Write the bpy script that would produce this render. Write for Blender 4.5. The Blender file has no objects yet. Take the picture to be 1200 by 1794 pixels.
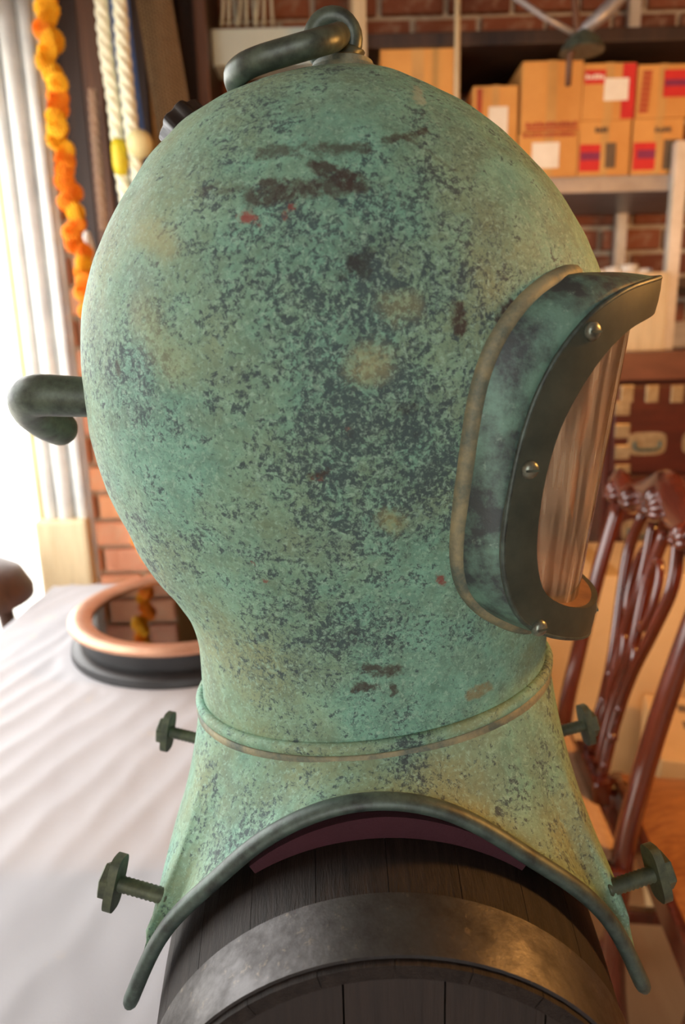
import bpy, bmesh, math, random
import numpy as np
from mathutils import Vector, Matrix, noise as mnoise
from mathutils.bvhtree import BVHTree

random.seed(7)
SC = bpy.context.scene
COL = SC.collection
EYE = 1.293            # eye height; the table top is about 0.71 m above the floor
TAB = 0.701
FPX = 1250.0           # focal length in pixels of the 1200 x 1794 frame
PITCH, ROLL = math.radians(13.7), math.radians(1.5)

# ------------------------------------------------------------------ camera
r0 = Vector((1, 0, 0)); u0 = Vector((0, math.sin(PITCH), math.cos(PITCH)))
FW = Vector((0, math.cos(PITCH), -math.sin(PITCH)))
RT = math.cos(ROLL) * r0 - math.sin(ROLL) * u0
UP = math.sin(ROLL) * r0 + math.cos(ROLL) * u0
CAM = Vector((0, 0, EYE))
cd = bpy.data.cameras.new('camera'); cam = bpy.data.objects.new('camera', cd); COL.objects.link(cam)
cd.sensor_fit = 'VERTICAL'; cd.sensor_height = 36; cd.sensor_width = 24
cd.lens = FPX / 1794 * 36
cd.clip_start = 0.02
cd.dof.use_dof = True; cd.dof.focus_distance = 0.44; cd.dof.aperture_fstop = 5.6
m = Matrix((RT, UP, -FW)).transposed().to_4x4(); m.translation = CAM
cam.matrix_world = m
SC.camera = cam

# ------------------------------------------------------------------ world, lamps, exposure
W = bpy.data.worlds.new('sky'); SC.world = W; W.use_nodes = True
bg = W.node_tree.nodes['Background']
bg.inputs[0].default_value = (1.0, 0.985, 0.96, 1); bg.inputs[1].default_value = 7.0
SC.view_settings.view_transform = 'Standard'; SC.view_settings.look = 'None'
SC.view_settings.gamma = 1; SC.view_settings.use_curve_mapping = False
SC.view_settings.exposure = -0.16
LAMP_W = 55.0          # added unseen warm lamp, watts

# ------------------------------------------------------------------ helpers
def pray(px, py):
    return (FW * FPX + RT * (px - 600) + UP * (897 - py)).normalized()
def at(px, py, Y):                       # pixel -> point at distance Y in front of the camera
    d = pray(px, py); return CAM + d * (Y / d.y)
def at_z(px, py, z):
    d = pray(px, py); return CAM + d * ((z - EYE) / d.z)

BASE = {}
def tag(o, label=None, cat=None, group=None, kind=None):
    if label: o['label'] = label
    if cat: o['category'] = cat
    if group: o['group'] = group
    if kind: o['kind'] = kind
    return o
def thing(name, label, cat, loc=(0, 0, 0), group=None):
    o = bpy.data.objects.new(name, None); COL.objects.link(o); o.location = loc
    o.empty_display_size = 0.02
    BASE[o] = Vector(loc); return tag(o, label, cat, group)
def mesh(name, V, F, mat, parent=None, smooth=False, origin=None):
    b = BASE[parent] if parent else (Vector(origin) if origin is not None else Vector((0, 0, 0)))
    me = bpy.data.meshes.new(name)
    me.from_pydata([(v[0] - b[0], v[1] - b[1], v[2] - b[2]) for v in V], [], F); me.update()
    bm = bmesh.new(); bm.from_mesh(me); bmesh.ops.recalc_face_normals(bm, faces=bm.faces); bm.to_mesh(me); bm.free()
    if smooth:
        me.polygons.foreach_set('use_smooth', [True] * len(me.polygons))
    o = bpy.data.objects.new(name, me); COL.objects.link(o)
    for mm in (mat if isinstance(mat, (list, tuple)) else [mat]): me.materials.append(mm)
    if parent: o.parent = parent; BASE[o] = b
    else: o.location = b; BASE[o] = b
    return o
def copy_tree(o, parent=None):
    c = o.copy(); COL.objects.link(c); c.parent = parent
    for ch in list(o.children): copy_tree(ch, c)
    return c
def autosmooth(o, ang=40):
    me = o.data; me.polygons.foreach_set('use_smooth', [True] * len(me.polygons))
    me.set_sharp_from_angle(angle=math.radians(ang)); return o
def join(*parts):
    V, F = [], []
    for v, f in parts:
        n = len(V); V += list(v); F += [tuple(i + n for i in q) for q in f]
    return V, F
def xf(part, M):
    return [M @ Vector(v) for v in part[0]], part[1]
def box(c, s, bev=0.0, rot=None):
    bm = bmesh.new(); bmesh.ops.create_cube(bm, size=1)
    for v in bm.verts: v.co = Vector((v.co.x * s[0], v.co.y * s[1], v.co.z * s[2]))
    if bev: bmesh.ops.bevel(bm, geom=bm.edges[:], offset=bev, segments=2, profile=.6, affect='EDGES')
    M = Matrix.Translation(Vector(c)) @ (rot.to_4x4() if rot else Matrix.Identity(4))
    bm.verts.index_update()
    out = [M @ v.co for v in bm.verts], [tuple(v.index for v in f.verts) for f in bm.faces]
    bm.free(); return out
def tube(path, rad, seg=14, closed=False, caps=True, flat=None, round_cap=False):
    P = [Vector(p) for p in path]; n = len(P)
    R = rad if isinstance(rad, (list, tuple)) else [rad] * n
    if round_cap and not closed:
        def cap(p, d, r):
            return [(p + d * r * math.sin(a), r * math.cos(a)) for a in (0.35, .7, 1.05, 1.35)]
        d0 = (P[0] - P[1]).normalized(); d1 = (P[-1] - P[-2]).normalized()
        a = cap(P[0], d0, R[0])[::-1]; b = cap(P[-1], d1, R[-1])
        P = [q for q, _ in a] + P + [q for q, _ in b]; R = [r for _, r in a] + list(R) + [r for _, r in b]; n = len(P)
    V, F = [], []
    T = []
    for i in range(n):
        a = P[(i - 1) % n] if (closed or i > 0) else P[i]; b = P[(i + 1) % n] if (closed or i < n - 1) else P[i]
        T.append((b - a).normalized())
    ref = Vector((0, 0, 1)) if abs(T[0].z) < .9 else Vector((0, 1, 0))
    nrm = (ref - T[0] * ref.dot(T[0])).normalized()
    for i in range(n):
        nrm = (nrm - T[i] * nrm.dot(T[i])).normalized(); bi = T[i].cross(nrm)
        for k in range(seg):
            a = 2 * math.pi * k / seg
            fx, fy = (1, 1) if flat is None else flat
            V.append(P[i] + nrm * (R[i] * fx * math.cos(a)) + bi * (R[i] * fy * math.sin(a)))
    m_ = n if closed else n - 1
    for i in range(m_):
        for k in range(seg):
            j = (i + 1) % n
            F.append((i * seg + k, i * seg + (k + 1) % seg, j * seg + (k + 1) % seg, j * seg + k))
    if not closed and caps:
        F.append(tuple(range(seg))[::-1]); F.append(tuple((n - 1) * seg + k for k in range(seg)))
    return V, F
def lathe(prof, c=(0, 0, 0), axis='z', seg=48, closed=False):
    V, F = [], []; n = len(prof)
    for (r, h) in prof:
        for k in range(seg):
            a = 2 * math.pi * k / seg; x, y = r * math.cos(a), r * math.sin(a)
            p = (x, y, h) if axis == 'z' else ((h, x, y) if axis == 'x' else (y, h, x))
            V.append((p[0] + c[0], p[1] + c[1], p[2] + c[2]))
    for i in range(n if closed else n - 1):
        j = (i + 1) % n
        for k in range(seg):
            F.append((i * seg + k, i * seg + (k + 1) % seg, j * seg + (k + 1) % seg, j * seg + k))
    if not closed:
        if prof[0][0] > 1e-6: F.append(tuple(range(seg)))
        if prof[-1][0] > 1e-6: F.append(tuple((n - 1) * seg + k for k in range(seg)))
    return V, F
def crom(pts, n, closed=False):
    P = np.array([list(p) for p in pts], float); m_ = len(P)
    if closed: P = np.vstack([P[-1], P, P[0], P[1]])
    else: P = np.vstack([2 * P[0] - P[1], P, 2 * P[-1] - P[-2]])
    segs = m_ if closed else m_ - 1
    L = [np.linalg.norm(P[i + 2] - P[i + 1]) for i in range(segs)]; cum = np.r_[0, np.cumsum(L)]
    out = []
    for s in np.linspace(0, cum[-1], n, endpoint=not closed):
        i = min(int(np.searchsorted(cum, s, 'right')) - 1, segs - 1); t = (s - cum[i]) / max(L[i], 1e-9)
        a, b, c, d = P[i], P[i + 1], P[i + 2], P[i + 3]
        out.append(.5 * (2 * b + (c - a) * t + (2 * a - 5 * b + 4 * c - d) * t * t + (3 * b - a - 3 * c + d) * t ** 3))
    return [Vector(o) if len(o) == 3 else o for o in out]
def grid_faces(nr, nc, wrap=False):
    F = []
    for i in range(nr - 1):
        for k in range(nc if wrap else nc - 1):
            j = (k + 1) % nc; F.append((i * nc + k, i * nc + j, (i + 1) * nc + j, (i + 1) * nc + k))
    return F

# ------------------------------------------------------------------ materials
class NT:
    def __init__(s, name, rough=.6, metal=0.0, spec=.5):
        s.m = bpy.data.materials.new(name); s.m.use_nodes = True; s.t = s.m.node_tree
        s.b = s.t.nodes['Principled BSDF']; s.b.inputs['Roughness'].default_value = rough
        s.b.inputs['Metallic'].default_value = metal; s.b.inputs['Specular IOR Level'].default_value = spec
        tc = s.t.nodes.new('ShaderNodeTexCoord'); s.co = tc.outputs['Object']
    def put(s, sock, v):
        if v is None: return
        if hasattr(v, 'is_linked'): s.t.links.new(v, sock)
        else:
            if sock.type == 'RGBA' and len(v) == 3: v = (*v, 1)
            sock.default_value = v
    def map(s, scale=(1, 1, 1), loc=(0, 0, 0), rot=(0, 0, 0), vec=None):
        n = s.t.nodes.new('ShaderNodeMapping'); s.put(n.inputs[0], vec or s.co)
        n.inputs['Scale'].default_value = scale; n.inputs['Location'].default_value = loc; n.inputs['Rotation'].default_value = rot
        return n.outputs[0]
    def noise(s, scale, detail=6, rough=.6, vec=None, dist=0.0, col=False):
        n = s.t.nodes.new('ShaderNodeTexNoise'); s.put(n.inputs['Vector'], vec or s.co)
        n.inputs['Scale'].default_value = scale; n.inputs['Detail'].default_value = detail
        n.inputs['Roughness'].default_value = rough; n.inputs['Distortion'].default_value = dist
        return n.outputs['Color' if col else 'Fac']
    def vor(s, scale, vec=None):
        n = s.t.nodes.new('ShaderNodeTexVoronoi'); s.put(n.inputs['Vector'], vec or s.co); n.inputs['Scale'].default_value = scale
        return n.outputs['Distance']
    def ramp(s, fac, stops):
        n = s.t.nodes.new('ShaderNodeValToRGB'); s.put(n.inputs[0], fac); e = n.color_ramp.elements
        while len(e) < len(stops): e.new(.5)
        for el, (p, c) in zip(e, stops):
            el.position = p; el.color = (c, c, c, 1) if isinstance(c, (int, float)) else (*c, 1)
        return n.outputs[0]
    def mix(s, fac, a, b, mode='MIX'):
        n = s.t.nodes.new('ShaderNodeMix'); n.data_type = 'RGBA'; n.blend_type = mode
        s.put(n.inputs[0], fac); s.put(n.inputs[6], a); s.put(n.inputs[7], b); return n.outputs[2]
    def math(s, op, a, b=None, clamp=False):
        n = s.t.nodes.new('ShaderNodeMath'); n.operation = op; n.use_clamp = clamp
        s.put(n.inputs[0], a)
        if b is not None: s.put(n.inputs[1], b)
        return n.outputs[0]
    def vm(s, op, a, b=None, out=0):
        n = s.t.nodes.new('ShaderNodeVectorMath'); n.operation = op; s.put(n.inputs[0], a)
        if b is not None:
            if op == 'SCALE': s.put(n.inputs['Scale'], b)
            else: s.put(n.inputs[1], b)
        return n.outputs[out]
    def mrange(s, v, a, b, c=0.0, d=1.0):
        n = s.t.nodes.new('ShaderNodeMapRange'); n.interpolation_type = 'SMOOTHSTEP'; s.put(n.inputs[0], v)
        for i, q in enumerate((a, b, c, d)): n.inputs[i + 1].default_value = q
        return n.outputs[0]
    def seg(s, p, a, b, r, soft=.55):
        a, b = Vector(a), Vector(b); ba = b - a
        if ba.length < 1e-6:
            d = s.vm('DISTANCE', p, tuple(a), 1)
        else:
            pa = s.vm('SUBTRACT', p, tuple(a))
            t = s.math('DIVIDE', s.vm('DOT_PRODUCT', pa, tuple(ba), 1), ba.length_squared, True)
            n = s.t.nodes.new('ShaderNodeVectorMath'); n.operation = 'SCALE'; n.inputs[0].default_value = ba; s.put(n.inputs['Scale'], t)
            d = s.vm('LENGTH', s.vm('SUBTRACT', pa, n.outputs[0]), None, 1)
        return s.mrange(d, r, r * soft)
    def bump(s, h, strength=.3, dist=.001, prev=None):
        n = s.t.nodes.new('ShaderNodeBump'); s.put(n.inputs['Height'], h); n.inputs['Strength'].default_value = strength
        n.inputs['Distance'].default_value = dist
        if prev: s.put(n.inputs['Normal'], prev)
        return n.outputs[0]
    def done(s, col, rough=None, normal=None):
        s.put(s.b.inputs['Base Color'], col); s.put(s.b.inputs['Roughness'], rough); s.put(s.b.inputs['Normal'], normal); return s.m

def srgb(r, g, b):
    f = lambda c: (c / 12.92 if c <= .04045 else ((c + .055) / 1.055) ** 2.4)
    return tuple(f(c / 255) for c in (r, g, b))
def simple(name, c, c2=None, scale=30, rough=.6, metal=0.0, bump=.0, stretch=(1, 1, 1), dist=.001, spec=.5, detail=6):
    s = NT(name, rough, metal, spec); v = s.map(stretch); n = s.noise(scale, detail, .65, v)
    col = s.mix(s.ramp(n, [(.3, 0), (.7, 1)]), c, c2 or tuple(x * .75 for x in c))
    return s.done(col, None, s.bump(n, bump, dist) if bump else None)

def patina(name, marks=(), reds=(), dark=.5, olive=.5, teal=None, big=11, worn=None, cover=0.0):
    s = NT(name, .62, .0, .35)
    warp = s.vm('SCALE', s.vm('SUBTRACT', s.noise(90, 6, .7, col=True), (.5, .5, .5)), .010)
    p = s.vm('ADD', s.co, warp)
    lo = s.noise(big, 6, .6, p); lo2 = s.noise(big * .8, 5, .62, s.map(loc=(3.1, 1.7, 5.2), vec=p))
    fine = s.noise(290, 9, .72, p); mid = s.noise(56, 10, .76, s.map(loc=(7, 2, 1), vec=p))
    col = s.mix(s.ramp(mid, [(.32, 0), (.66, 1)]), srgb(90, 130, 114), srgb(134, 190, 168))
    if teal: col = s.mix(.5, col, teal)
    col = s.mix(s.math('MULTIPLY', s.ramp(lo2, [(.5 - .12 * olive, 0), (.78 - .12 * olive, 1)]), .75), col, srgb(142, 144, 100))
    gr = s.ramp(s.noise(26, 7, .68, s.map(loc=(1, 5, 8), vec=p)), [(.48, 0), (.62, 1)])
    col = s.mix(s.math('MULTIPLY', gr, .45), col, srgb(104, 122, 104))
    # dark speckle, clustered where the crust has worn through
    th = s.math('ADD', fine, s.math('ADD', s.math('MULTIPLY', s.math('SUBTRACT', lo, .5), .95 * dark), s.math('MULTIPLY', s.math('SUBTRACT', mid, .5), .7)))
    if cover: th = s.math('SUBTRACT', th, cover)
    if worn:
        th = s.math('ADD', th, s.math('MULTIPLY', s.math('SUBTRACT', s.seg(p, worn[0], worn[1], worn[2], .1), .45), .13))
    sp = s.ramp(th, [(.545 - .05 * dark, 0), (.60 - .05 * dark, 1)])
    col = s.mix(s.math('MULTIPLY', sp, .88), col, srgb(52, 67, 75))
    vf = s.noise(620, 6, .7, p); vm_ = s.math('ADD', s.math('SUBTRACT', vf, cover * .8), s.math('MULTIPLY', s.math('SUBTRACT', lo, .5), .6 * dark))
    col = s.mix(s.ramp(vm_, [(.54, 0), (.60, .6)]), col, srgb(64, 82, 86))
    col = s.mix(s.ramp(s.noise(380, 6, .72, s.map(loc=(6, 3, 9), vec=p)), [(.54, 0), (.62, .6)]), col, srgb(158, 196, 176))
    sp2 = s.ramp(s.math('ADD', mid, s.math('MULTIPLY', s.math('SUBTRACT', lo, .5), .6)), [(.64, 0), (.71, 1)])
    col = s.mix(s.math('MULTIPLY', sp2, .7), col, srgb(54, 62, 66))
    lightsp = s.ramp(s.noise(120, 7, .72, s.map(loc=(2, 9, 4), vec=p)), [(.58, 0), (.66, 1)])
    col = s.mix(s.math('MULTIPLY', lightsp, .5), col, srgb(150, 190, 168))
    if marks or reds:
        w2 = s.vm('SCALE', s.vm('SUBTRACT', s.noise(110, 6, .7, col=True), (.5, .5, .5)), .017)
        q = s.vm('ADD', s.co, w2)
        brk = s.ramp(s.noise(150, 7, .75, s.map(loc=(4, 4, 2))), [(.34, .3), (.46, 1)])
        for a, b, r, amt, c in list(marks) + list(reds):
            col = s.mix(s.math('MULTIPLY', s.seg(q, a, b, r * (1.5 if r > .0065 and amt < .6 else 1), 0.05 if r > .0065 and amt < .6 else .35), s.math('MULTIPLY', brk, amt)), col, c)
    h = s.math('ADD', s.math('MULTIPLY', fine, .5), s.math('MULTIPLY', mid, .8))
    return s.done(col, s.ramp(fine, [(.3, .5), (.7, .72)]), s.bump(h, .45, .0016))

M = {}
M['dark_bronze'] = simple('dark_bronze', srgb(92, 106, 92), srgb(40, 46, 43), 75, .42, .2, .3, detail=9)
M['flange_bronze'] = simple('flange_bronze', srgb(78, 84, 72), srgb(58, 66, 58), 45, .42, .3, .12)
M['bolt_bronze'] = simple('bolt_bronze', srgb(92, 100, 78), srgb(58, 66, 58), 120, .5, .3, .25)
M['rim_bronze'] = simple('rim_bronze', srgb(84, 102, 94), srgb(38, 44, 44), 90, .45, .2, .5, detail=10)
M['copper_inside'] = simple('copper_inside', srgb(176, 132, 92), srgb(120, 84, 60), 18, .55, .2, .2)
def m_frame():
    s = NT('frame_patina', .5, .15); mid = s.noise(30, 8, .7); fine = s.noise(130, 6, .7)
    col = s.mix(s.ramp(mid, [(.42, 0), (.6, 1)]), srgb(60, 70, 72), srgb(104, 142, 128))
    col = s.mix(s.ramp(fine, [(.6, 0), (.72, .6)]), col, srgb(158, 190, 174))
    return s.done(col, None, s.bump(s.math('ADD', mid, fine), .4, .0015))
M['frame'] = m_frame()
def m_bead():
    s = NT('solder_seam', .6, .1); mid = s.noise(40, 8, .7)
    col = s.mix(s.ramp(mid, [(.38, 0), (.62, 1)]), srgb(150, 144, 112), srgb(84, 98, 90))
    return s.done(col, None, s.bump(s.noise(150, 6, .7), .5, .0015))
M['bead'] = m_bead()
def wood(name, c1, c2, sc=14, stretch=(6, .4, 6), rough=.45, bump=.2, spec=.5):
    s = NT(name, rough, 0, spec); v = s.map(stretch); n = s.noise(sc, 8, .65, v, .6); g = s.noise(sc * 5, 4, .6, v)
    col = s.mix(s.ramp(n, [(.32, 0), (.68, 1)]), c1, c2)
    col = s.mix(s.math('MULTIPLY', s.ramp(g, [(.5, 0), (.75, 1)]), .45), col, tuple(x * .4 for x in c1))
    return s.done(col, None, s.bump(s.math('ADD', n, g), bump, .001))
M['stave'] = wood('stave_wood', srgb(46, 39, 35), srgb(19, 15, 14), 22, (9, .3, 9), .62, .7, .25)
M['head'] = wood('barrel_head_wood', srgb(40, 31, 27), srgb(19, 15, 15), 20, (7, 2, .4), .6, .4)
M['mahogany'] = wood('mahogany', srgb(104, 44, 28), srgb(58, 22, 15), 9, (1, 1, .3), .2, .05)
M['mahogany'].node_tree.nodes['Principled BSDF'].inputs['Coat Weight'].default_value = .8
M['mahogany'].node_tree.nodes['Principled BSDF'].inputs['Coat Roughness'].default_value = .15
M['mahogany_dark'] = wood('mahogany_dark', srgb(84, 34, 22), srgb(56, 20, 14), 9, (.4, 2, 2), .35, .05)
M['moulding'] = wood('moulding_wood', srgb(112, 66, 48), srgb(82, 44, 32), 9, (.4, 2, 2), .4, .05)
M['dark_wood'] = wood('dark_wood', srgb(66, 46, 36), srgb(38, 27, 23), 8, (4, 4, .3), .55, .2)
M['brown_wood'] = wood('brown_wood', srgb(112, 78, 56), srgb(78, 52, 38), 8, (4, 4, .3), .55, .2)
M['seat_wood'] = wood('seat_wood', srgb(176, 112, 54), srgb(128, 72, 32), 16, (.6, 4, 4), .35, .2)
M['seat_fabric'] = simple('seat_fabric', srgb(206, 174, 140), srgb(186, 150, 116), 60, .85, 0, .2)
M['cream_wood'] = wood('cream_wood', srgb(214, 196, 160), srgb(190, 168, 130), 8, (4, 4, .3), .55, .1)
def m_hoop():
    s = NT('hoop_iron', .36, .65); n = s.noise(30, 9, .7); n2 = s.noise(140, 6, .7)
    col = s.mix(s.ramp(n, [(.4, 0), (.64, 1)]), srgb(76, 74, 74), srgb(48, 45, 44))
    col = s.mix(s.ramp(n2, [(.6, 0), (.75, .6)]), col, srgb(132, 120, 102))
    return s.done(col, s.ramp(n, [(.35, .36), (.65, .6)]), s.bump(s.math('ADD', n, n2), .35, .001))
M['hoop'] = m_hoop()
def m_felt():
    s = NT('maroon_felt', .9); n = s.noise(500, 4, .7); l = s.noise(30, 3, .5)
    return s.done(s.mix(l, srgb(66, 24, 36), srgb(50, 18, 28)), None, s.bump(n, .6, .001))
M['felt'] = m_felt()
def m_cloth():
    s = NT('white_cloth', .85, 0, .3); n = s.noise(600, 3, .6); l = s.noise(9, 4, .6)
    st = s.ramp(s.noise(14, 6, .6, s.map(loc=(4, 1, 0))), [(.64, 0), (.74, .35)])
    col = s.mix(l, srgb(176, 175, 178), srgb(164, 162, 166)); col = s.mix(st, col, srgb(196, 182, 160))
    return s.done(col, None, s.bump(n, .25, .0008))
M['cloth'] = m_cloth()
M['black_wood'] = simple('black_lacquer', srgb(36, 35, 36), srgb(24, 24, 25), 20, .38, 0, .05)
M['copper_ring'] = simple('copper_ring', srgb(206, 160, 132), srgb(178, 128, 102), 12, .36, .6, .05)
M['dial'] = simple('dial_face', srgb(150, 142, 134), srgb(128, 120, 112), 12, .6)
M['ink'] = simple('dial_ink', srgb(40, 36, 36), None, 12, .6)
def m_glass(name, tint, gloss, rough, haze=0.0, hazecol=(.8, .7, .55), scratch=False):
    m_ = bpy.data.materials.new(name); m_.use_nodes = True; t = m_.node_tree; t.nodes.clear()
    o = t.nodes.new('ShaderNodeOutputMaterial'); tr = t.nodes.new('ShaderNodeBsdfTransparent'); gl = t.nodes.new('ShaderNodeBsdfGlossy')
    tr.inputs[0].default_value = (*tint, 1); gl.inputs['Roughness'].default_value = rough
    fr = t.nodes.new('ShaderNodeFresnel'); fr.inputs[0].default_value = gloss
    base = tr.outputs[0]
    if haze:
        df = t.nodes.new('ShaderNodeBsdfDiffuse'); df.inputs[0].default_value = (*hazecol, 1)
        mh = t.nodes.new('ShaderNodeMixShader'); mh.inputs[0].default_value = haze
        if scratch:
            tc = t.nodes.new('ShaderNodeTexCoord'); mp = t.nodes.new('ShaderNodeMapping'); mp.inputs['Scale'].default_value = (120, 120, 7)
            mp.inputs['Rotation'].default_value = (.1, .35, 0)
            nz = t.nodes.new('ShaderNodeTexNoise'); nz.inputs['Detail'].default_value = 5; nz.inputs['Scale'].default_value = 1
            rp = t.nodes.new('ShaderNodeMapRange'); rp.inputs[1].default_value = .42; rp.inputs[2].default_value = .75
            rp.inputs[3].default_value = haze * .5; rp.inputs[4].default_value = haze * 2.2
            t.links.new(tc.outputs['Object'], mp.inputs[0]); t.links.new(mp.outputs[0], nz.inputs[0]); t.links.new(nz.outputs[0], rp.inputs[0])
            t.links.new(rp.outputs[0], mh.inputs[0])
        t.links.new(tr.outputs[0], mh.inputs[1]); t.links.new(df.outputs[0], mh.inputs[2]); base = mh.outputs[0]
    mx = t.nodes.new('ShaderNodeMixShader'); t.links.new(fr.outputs[0], mx.inputs[0]); t.links.new(base, mx.inputs[1]); t.links.new(gl.outputs[0], mx.inputs[2])
    t.links.new(mx.outputs[0], o.inputs[0]); return m_
M['acrylic'] = m_glass('acrylic', (.95, .88, .78), 1.5, .06, .24, (.9, .72, .5), True)  # scratched haze, its gold put in for warm reflected light
M['clear_glass'] = m_glass('clear_glass', (.8, .8, .8), 2.2, .02)
M['screw'] = simple('screw_metal', srgb(150, 156, 142), srgb(86, 96, 88), 200, .35, .6, .2)
M['mortar'] = simple('mortar', srgb(206, 190, 164), srgb(176, 156, 130), 25, .9, 0, .4, dist=.004)
def m_brick(name, a, b):
    s = NT(name, .88, 0, .2)
    oi = s.t.nodes.new('ShaderNodeObjectInfo')
    n = s.noise(25, 7, .7); col = s.mix(oi.outputs['Random'], a, b)
    col = s.mix(s.math('MULTIPLY', s.ramp(n, [(.5, 0), (.75, 1)]), .5), col, srgb(206, 180, 150))
    return s.done(col, None, s.bump(n, .6, .004))
M['brick'] = m_brick('brick_red', srgb(150, 92, 66), srgb(112, 66, 50))
M['brick_pale'] = m_brick('brick_pale', srgb(232, 170, 126), srgb(212, 152, 126))
M['track'] = simple('galvanised_track', srgb(226, 226, 222), srgb(196, 198, 196), 12, .45, .1, .05)
M['track_cream'] = simple('track_cream', srgb(222, 208, 158), srgb(196, 182, 140), 12, .5)
M['rope_white'] = simple('white_rope', srgb(240, 238, 214), srgb(212, 208, 176), 120, .9, 0, .6)
M['rope_tan'] = simple('tan_rope', srgb(176, 146, 122), srgb(136, 108, 88), 120, .9, 0, .6)
M['blue'] = simple('blue_webbing', srgb(84, 122, 190), srgb(66, 98, 164), 80, .8)
M['net'] = simple('net_twine', srgb(128, 100, 66), srgb(98, 76, 48), 120, .9)
M['net_cloth'] = simple('net_backing', srgb(204, 178, 130), srgb(178, 150, 106), 40, .95, 0, .3)
M['marigold_y'] = simple('marigold_yellow', srgb(255, 204, 40), srgb(250, 170, 16), 60, .8)
M['marigold_o'] = simple('marigold_orange', srgb(252, 158, 24), srgb(238, 120, 8), 60, .8)
M['yellow'] = simple('yellow_plastic', srgb(220, 196, 30), None, 20, .5)
M['carton'] = simple('carton_board', srgb(222, 166, 92), srgb(204, 144, 74), 5, .8, 0, .05)
M['carton_pale'] = simple('carton_pale', srgb(222, 186, 132), srgb(204, 166, 112), 4, .8)
M['red_print'] = simple('red_print', srgb(214, 50, 44), srgb(196, 36, 38), 20, .7)
M['rust_print'] = simple('rust_print', srgb(190, 84, 52), None, 20, .7)
M['purple_print'] = simple('purple_print', srgb(140, 44, 88), None, 20, .7)
M['paper'] = simple('paper_label', srgb(244, 240, 226), srgb(232, 226, 210), 20, .7)
M['grey_print'] = simple('grey_print', srgb(112, 92, 70), None, 20, .7)
M['steel'] = simple('grey_steel', srgb(160, 158, 160), srgb(134, 132, 136), 15, .4, .4)
M['white_metal'] = simple('white_metal', srgb(226, 216, 200), srgb(200, 188, 168), 12, .45)
M['brass'] = simple('aged_brass', srgb(190, 172, 136), srgb(150, 130, 96), 40, .35, .6)
M['pale_box'] = simple('pale_enamel', srgb(232, 246, 236), srgb(222, 238, 226), 6, .5)
M['plaster'] = simple('plaster', srgb(206, 186, 156), srgb(186, 164, 134), 5, .9)
M['floor'] = simple('floor_boards', srgb(196, 160, 118), srgb(168, 130, 90), 6, .6, 0, .1, (1, .15, 1))
M['pavement'] = simple('pavement', srgb(214, 210, 202), srgb(192, 188, 180), 5, .9)
M['ceiling'] = simple('ceiling_boards', srgb(150, 120, 92), srgb(120, 92, 68), 5, .8)
M['fill_cut_wood'] = wood('fill_cut_wall_wood', srgb(126, 88, 58), srgb(98, 64, 42), 6, (3, 3, .3), .6, .1)  # brown chosen for the unseen walls, to cut white fill
M['china'] = simple('white_china', srgb(240, 236, 226), None, 8, .25)
M['added_lamp_shade'] = simple('added_lamp_shade', srgb(214, 190, 140), None, 10, .6)
em = bpy.data.materials.new('added_bulb'); em.use_nodes = True  # glow of the added unseen lamp
em.node_tree.nodes['Principled BSDF'].inputs['Emission Color'].default_value = (1, .6, .25, 1)
em.node_tree.nodes['Principled BSDF'].inputs['Emission Strength'].default_value = 12
M['added_bulb'] = em
M['stool'] = wood('stool_wood', srgb(84, 54, 38), srgb(54, 34, 25), 8, (4, 4, .3), .5, .2)

def prism(poly, y0, y1):                      # polygon in x,z extruded along y
    n = len(poly); V = [(x, y0, z) for x, z in poly] + [(x, y1, z) for x, z in poly]
    F = [tuple(range(n)), tuple(range(n, 2 * n))] + [(i, (i + 1) % n, n + (i + 1) % n, n + i) for i in range(n)]
    return V, F

# ------------------------------------------------------------------ the setting
def slab(name, lo, hi, mat):
    c = [(a + b) / 2 for a, b in zip(lo, hi)]; s_ = [b - a for a, b in zip(lo, hi)]
    return tag(mesh(name, *box(c, s_), mat), kind='structure')
YB = 2.62                                     # face of the back wall
XL = -0.80                                    # left side of the room: wide open shutter doorway up to the brick pier
floor = slab('floor', (XL, -2.6, -.1), (2.6, YB + .3, 0), M['floor'])
pave = slab('pavement', (-14, -12, -.16), (14, 14, -.1), M['pavement']); pave['label'] = 'sunlit pale pavement outside the open shutter doorway'; pave['category'] = 'pavement'
slab('ceiling', (XL - .3, -2.6, 2.75), (2.6, YB + .3, 2.9), M['ceiling'])
slab('wall_front_unseen', (.35, -2.6, 0), (2.3, -2.4, 2.75), M['fill_cut_wood'])  # unseen wall, its opening narrowed to cut white light on the right
slab('lintel_added', (XL - .2, .35, 2.02), (XL, 2.0, 2.75), M['plaster'])  # unseen lintel, added to cut the daylight falling on the cloth
slab('wall_side_unseen', (XL - .2, -2.6, 0), (XL, .35, 2.75), M['plaster'])  # unseen wall, put in to narrow the daylight from the left
slab('wall_right', (2.3, -2.6, 0), (2.6, YB + .3, 2.75), M['fill_cut_wood'])
wb = slab('wall_back', (XL, YB + .02, 0), (2.3, YB + .3, 2.75), M['mortar'])
wl = slab('wall_left', (-.80, 2.0, 0), (-.50, YB + .02, 2.75), M['mortar'])
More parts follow.
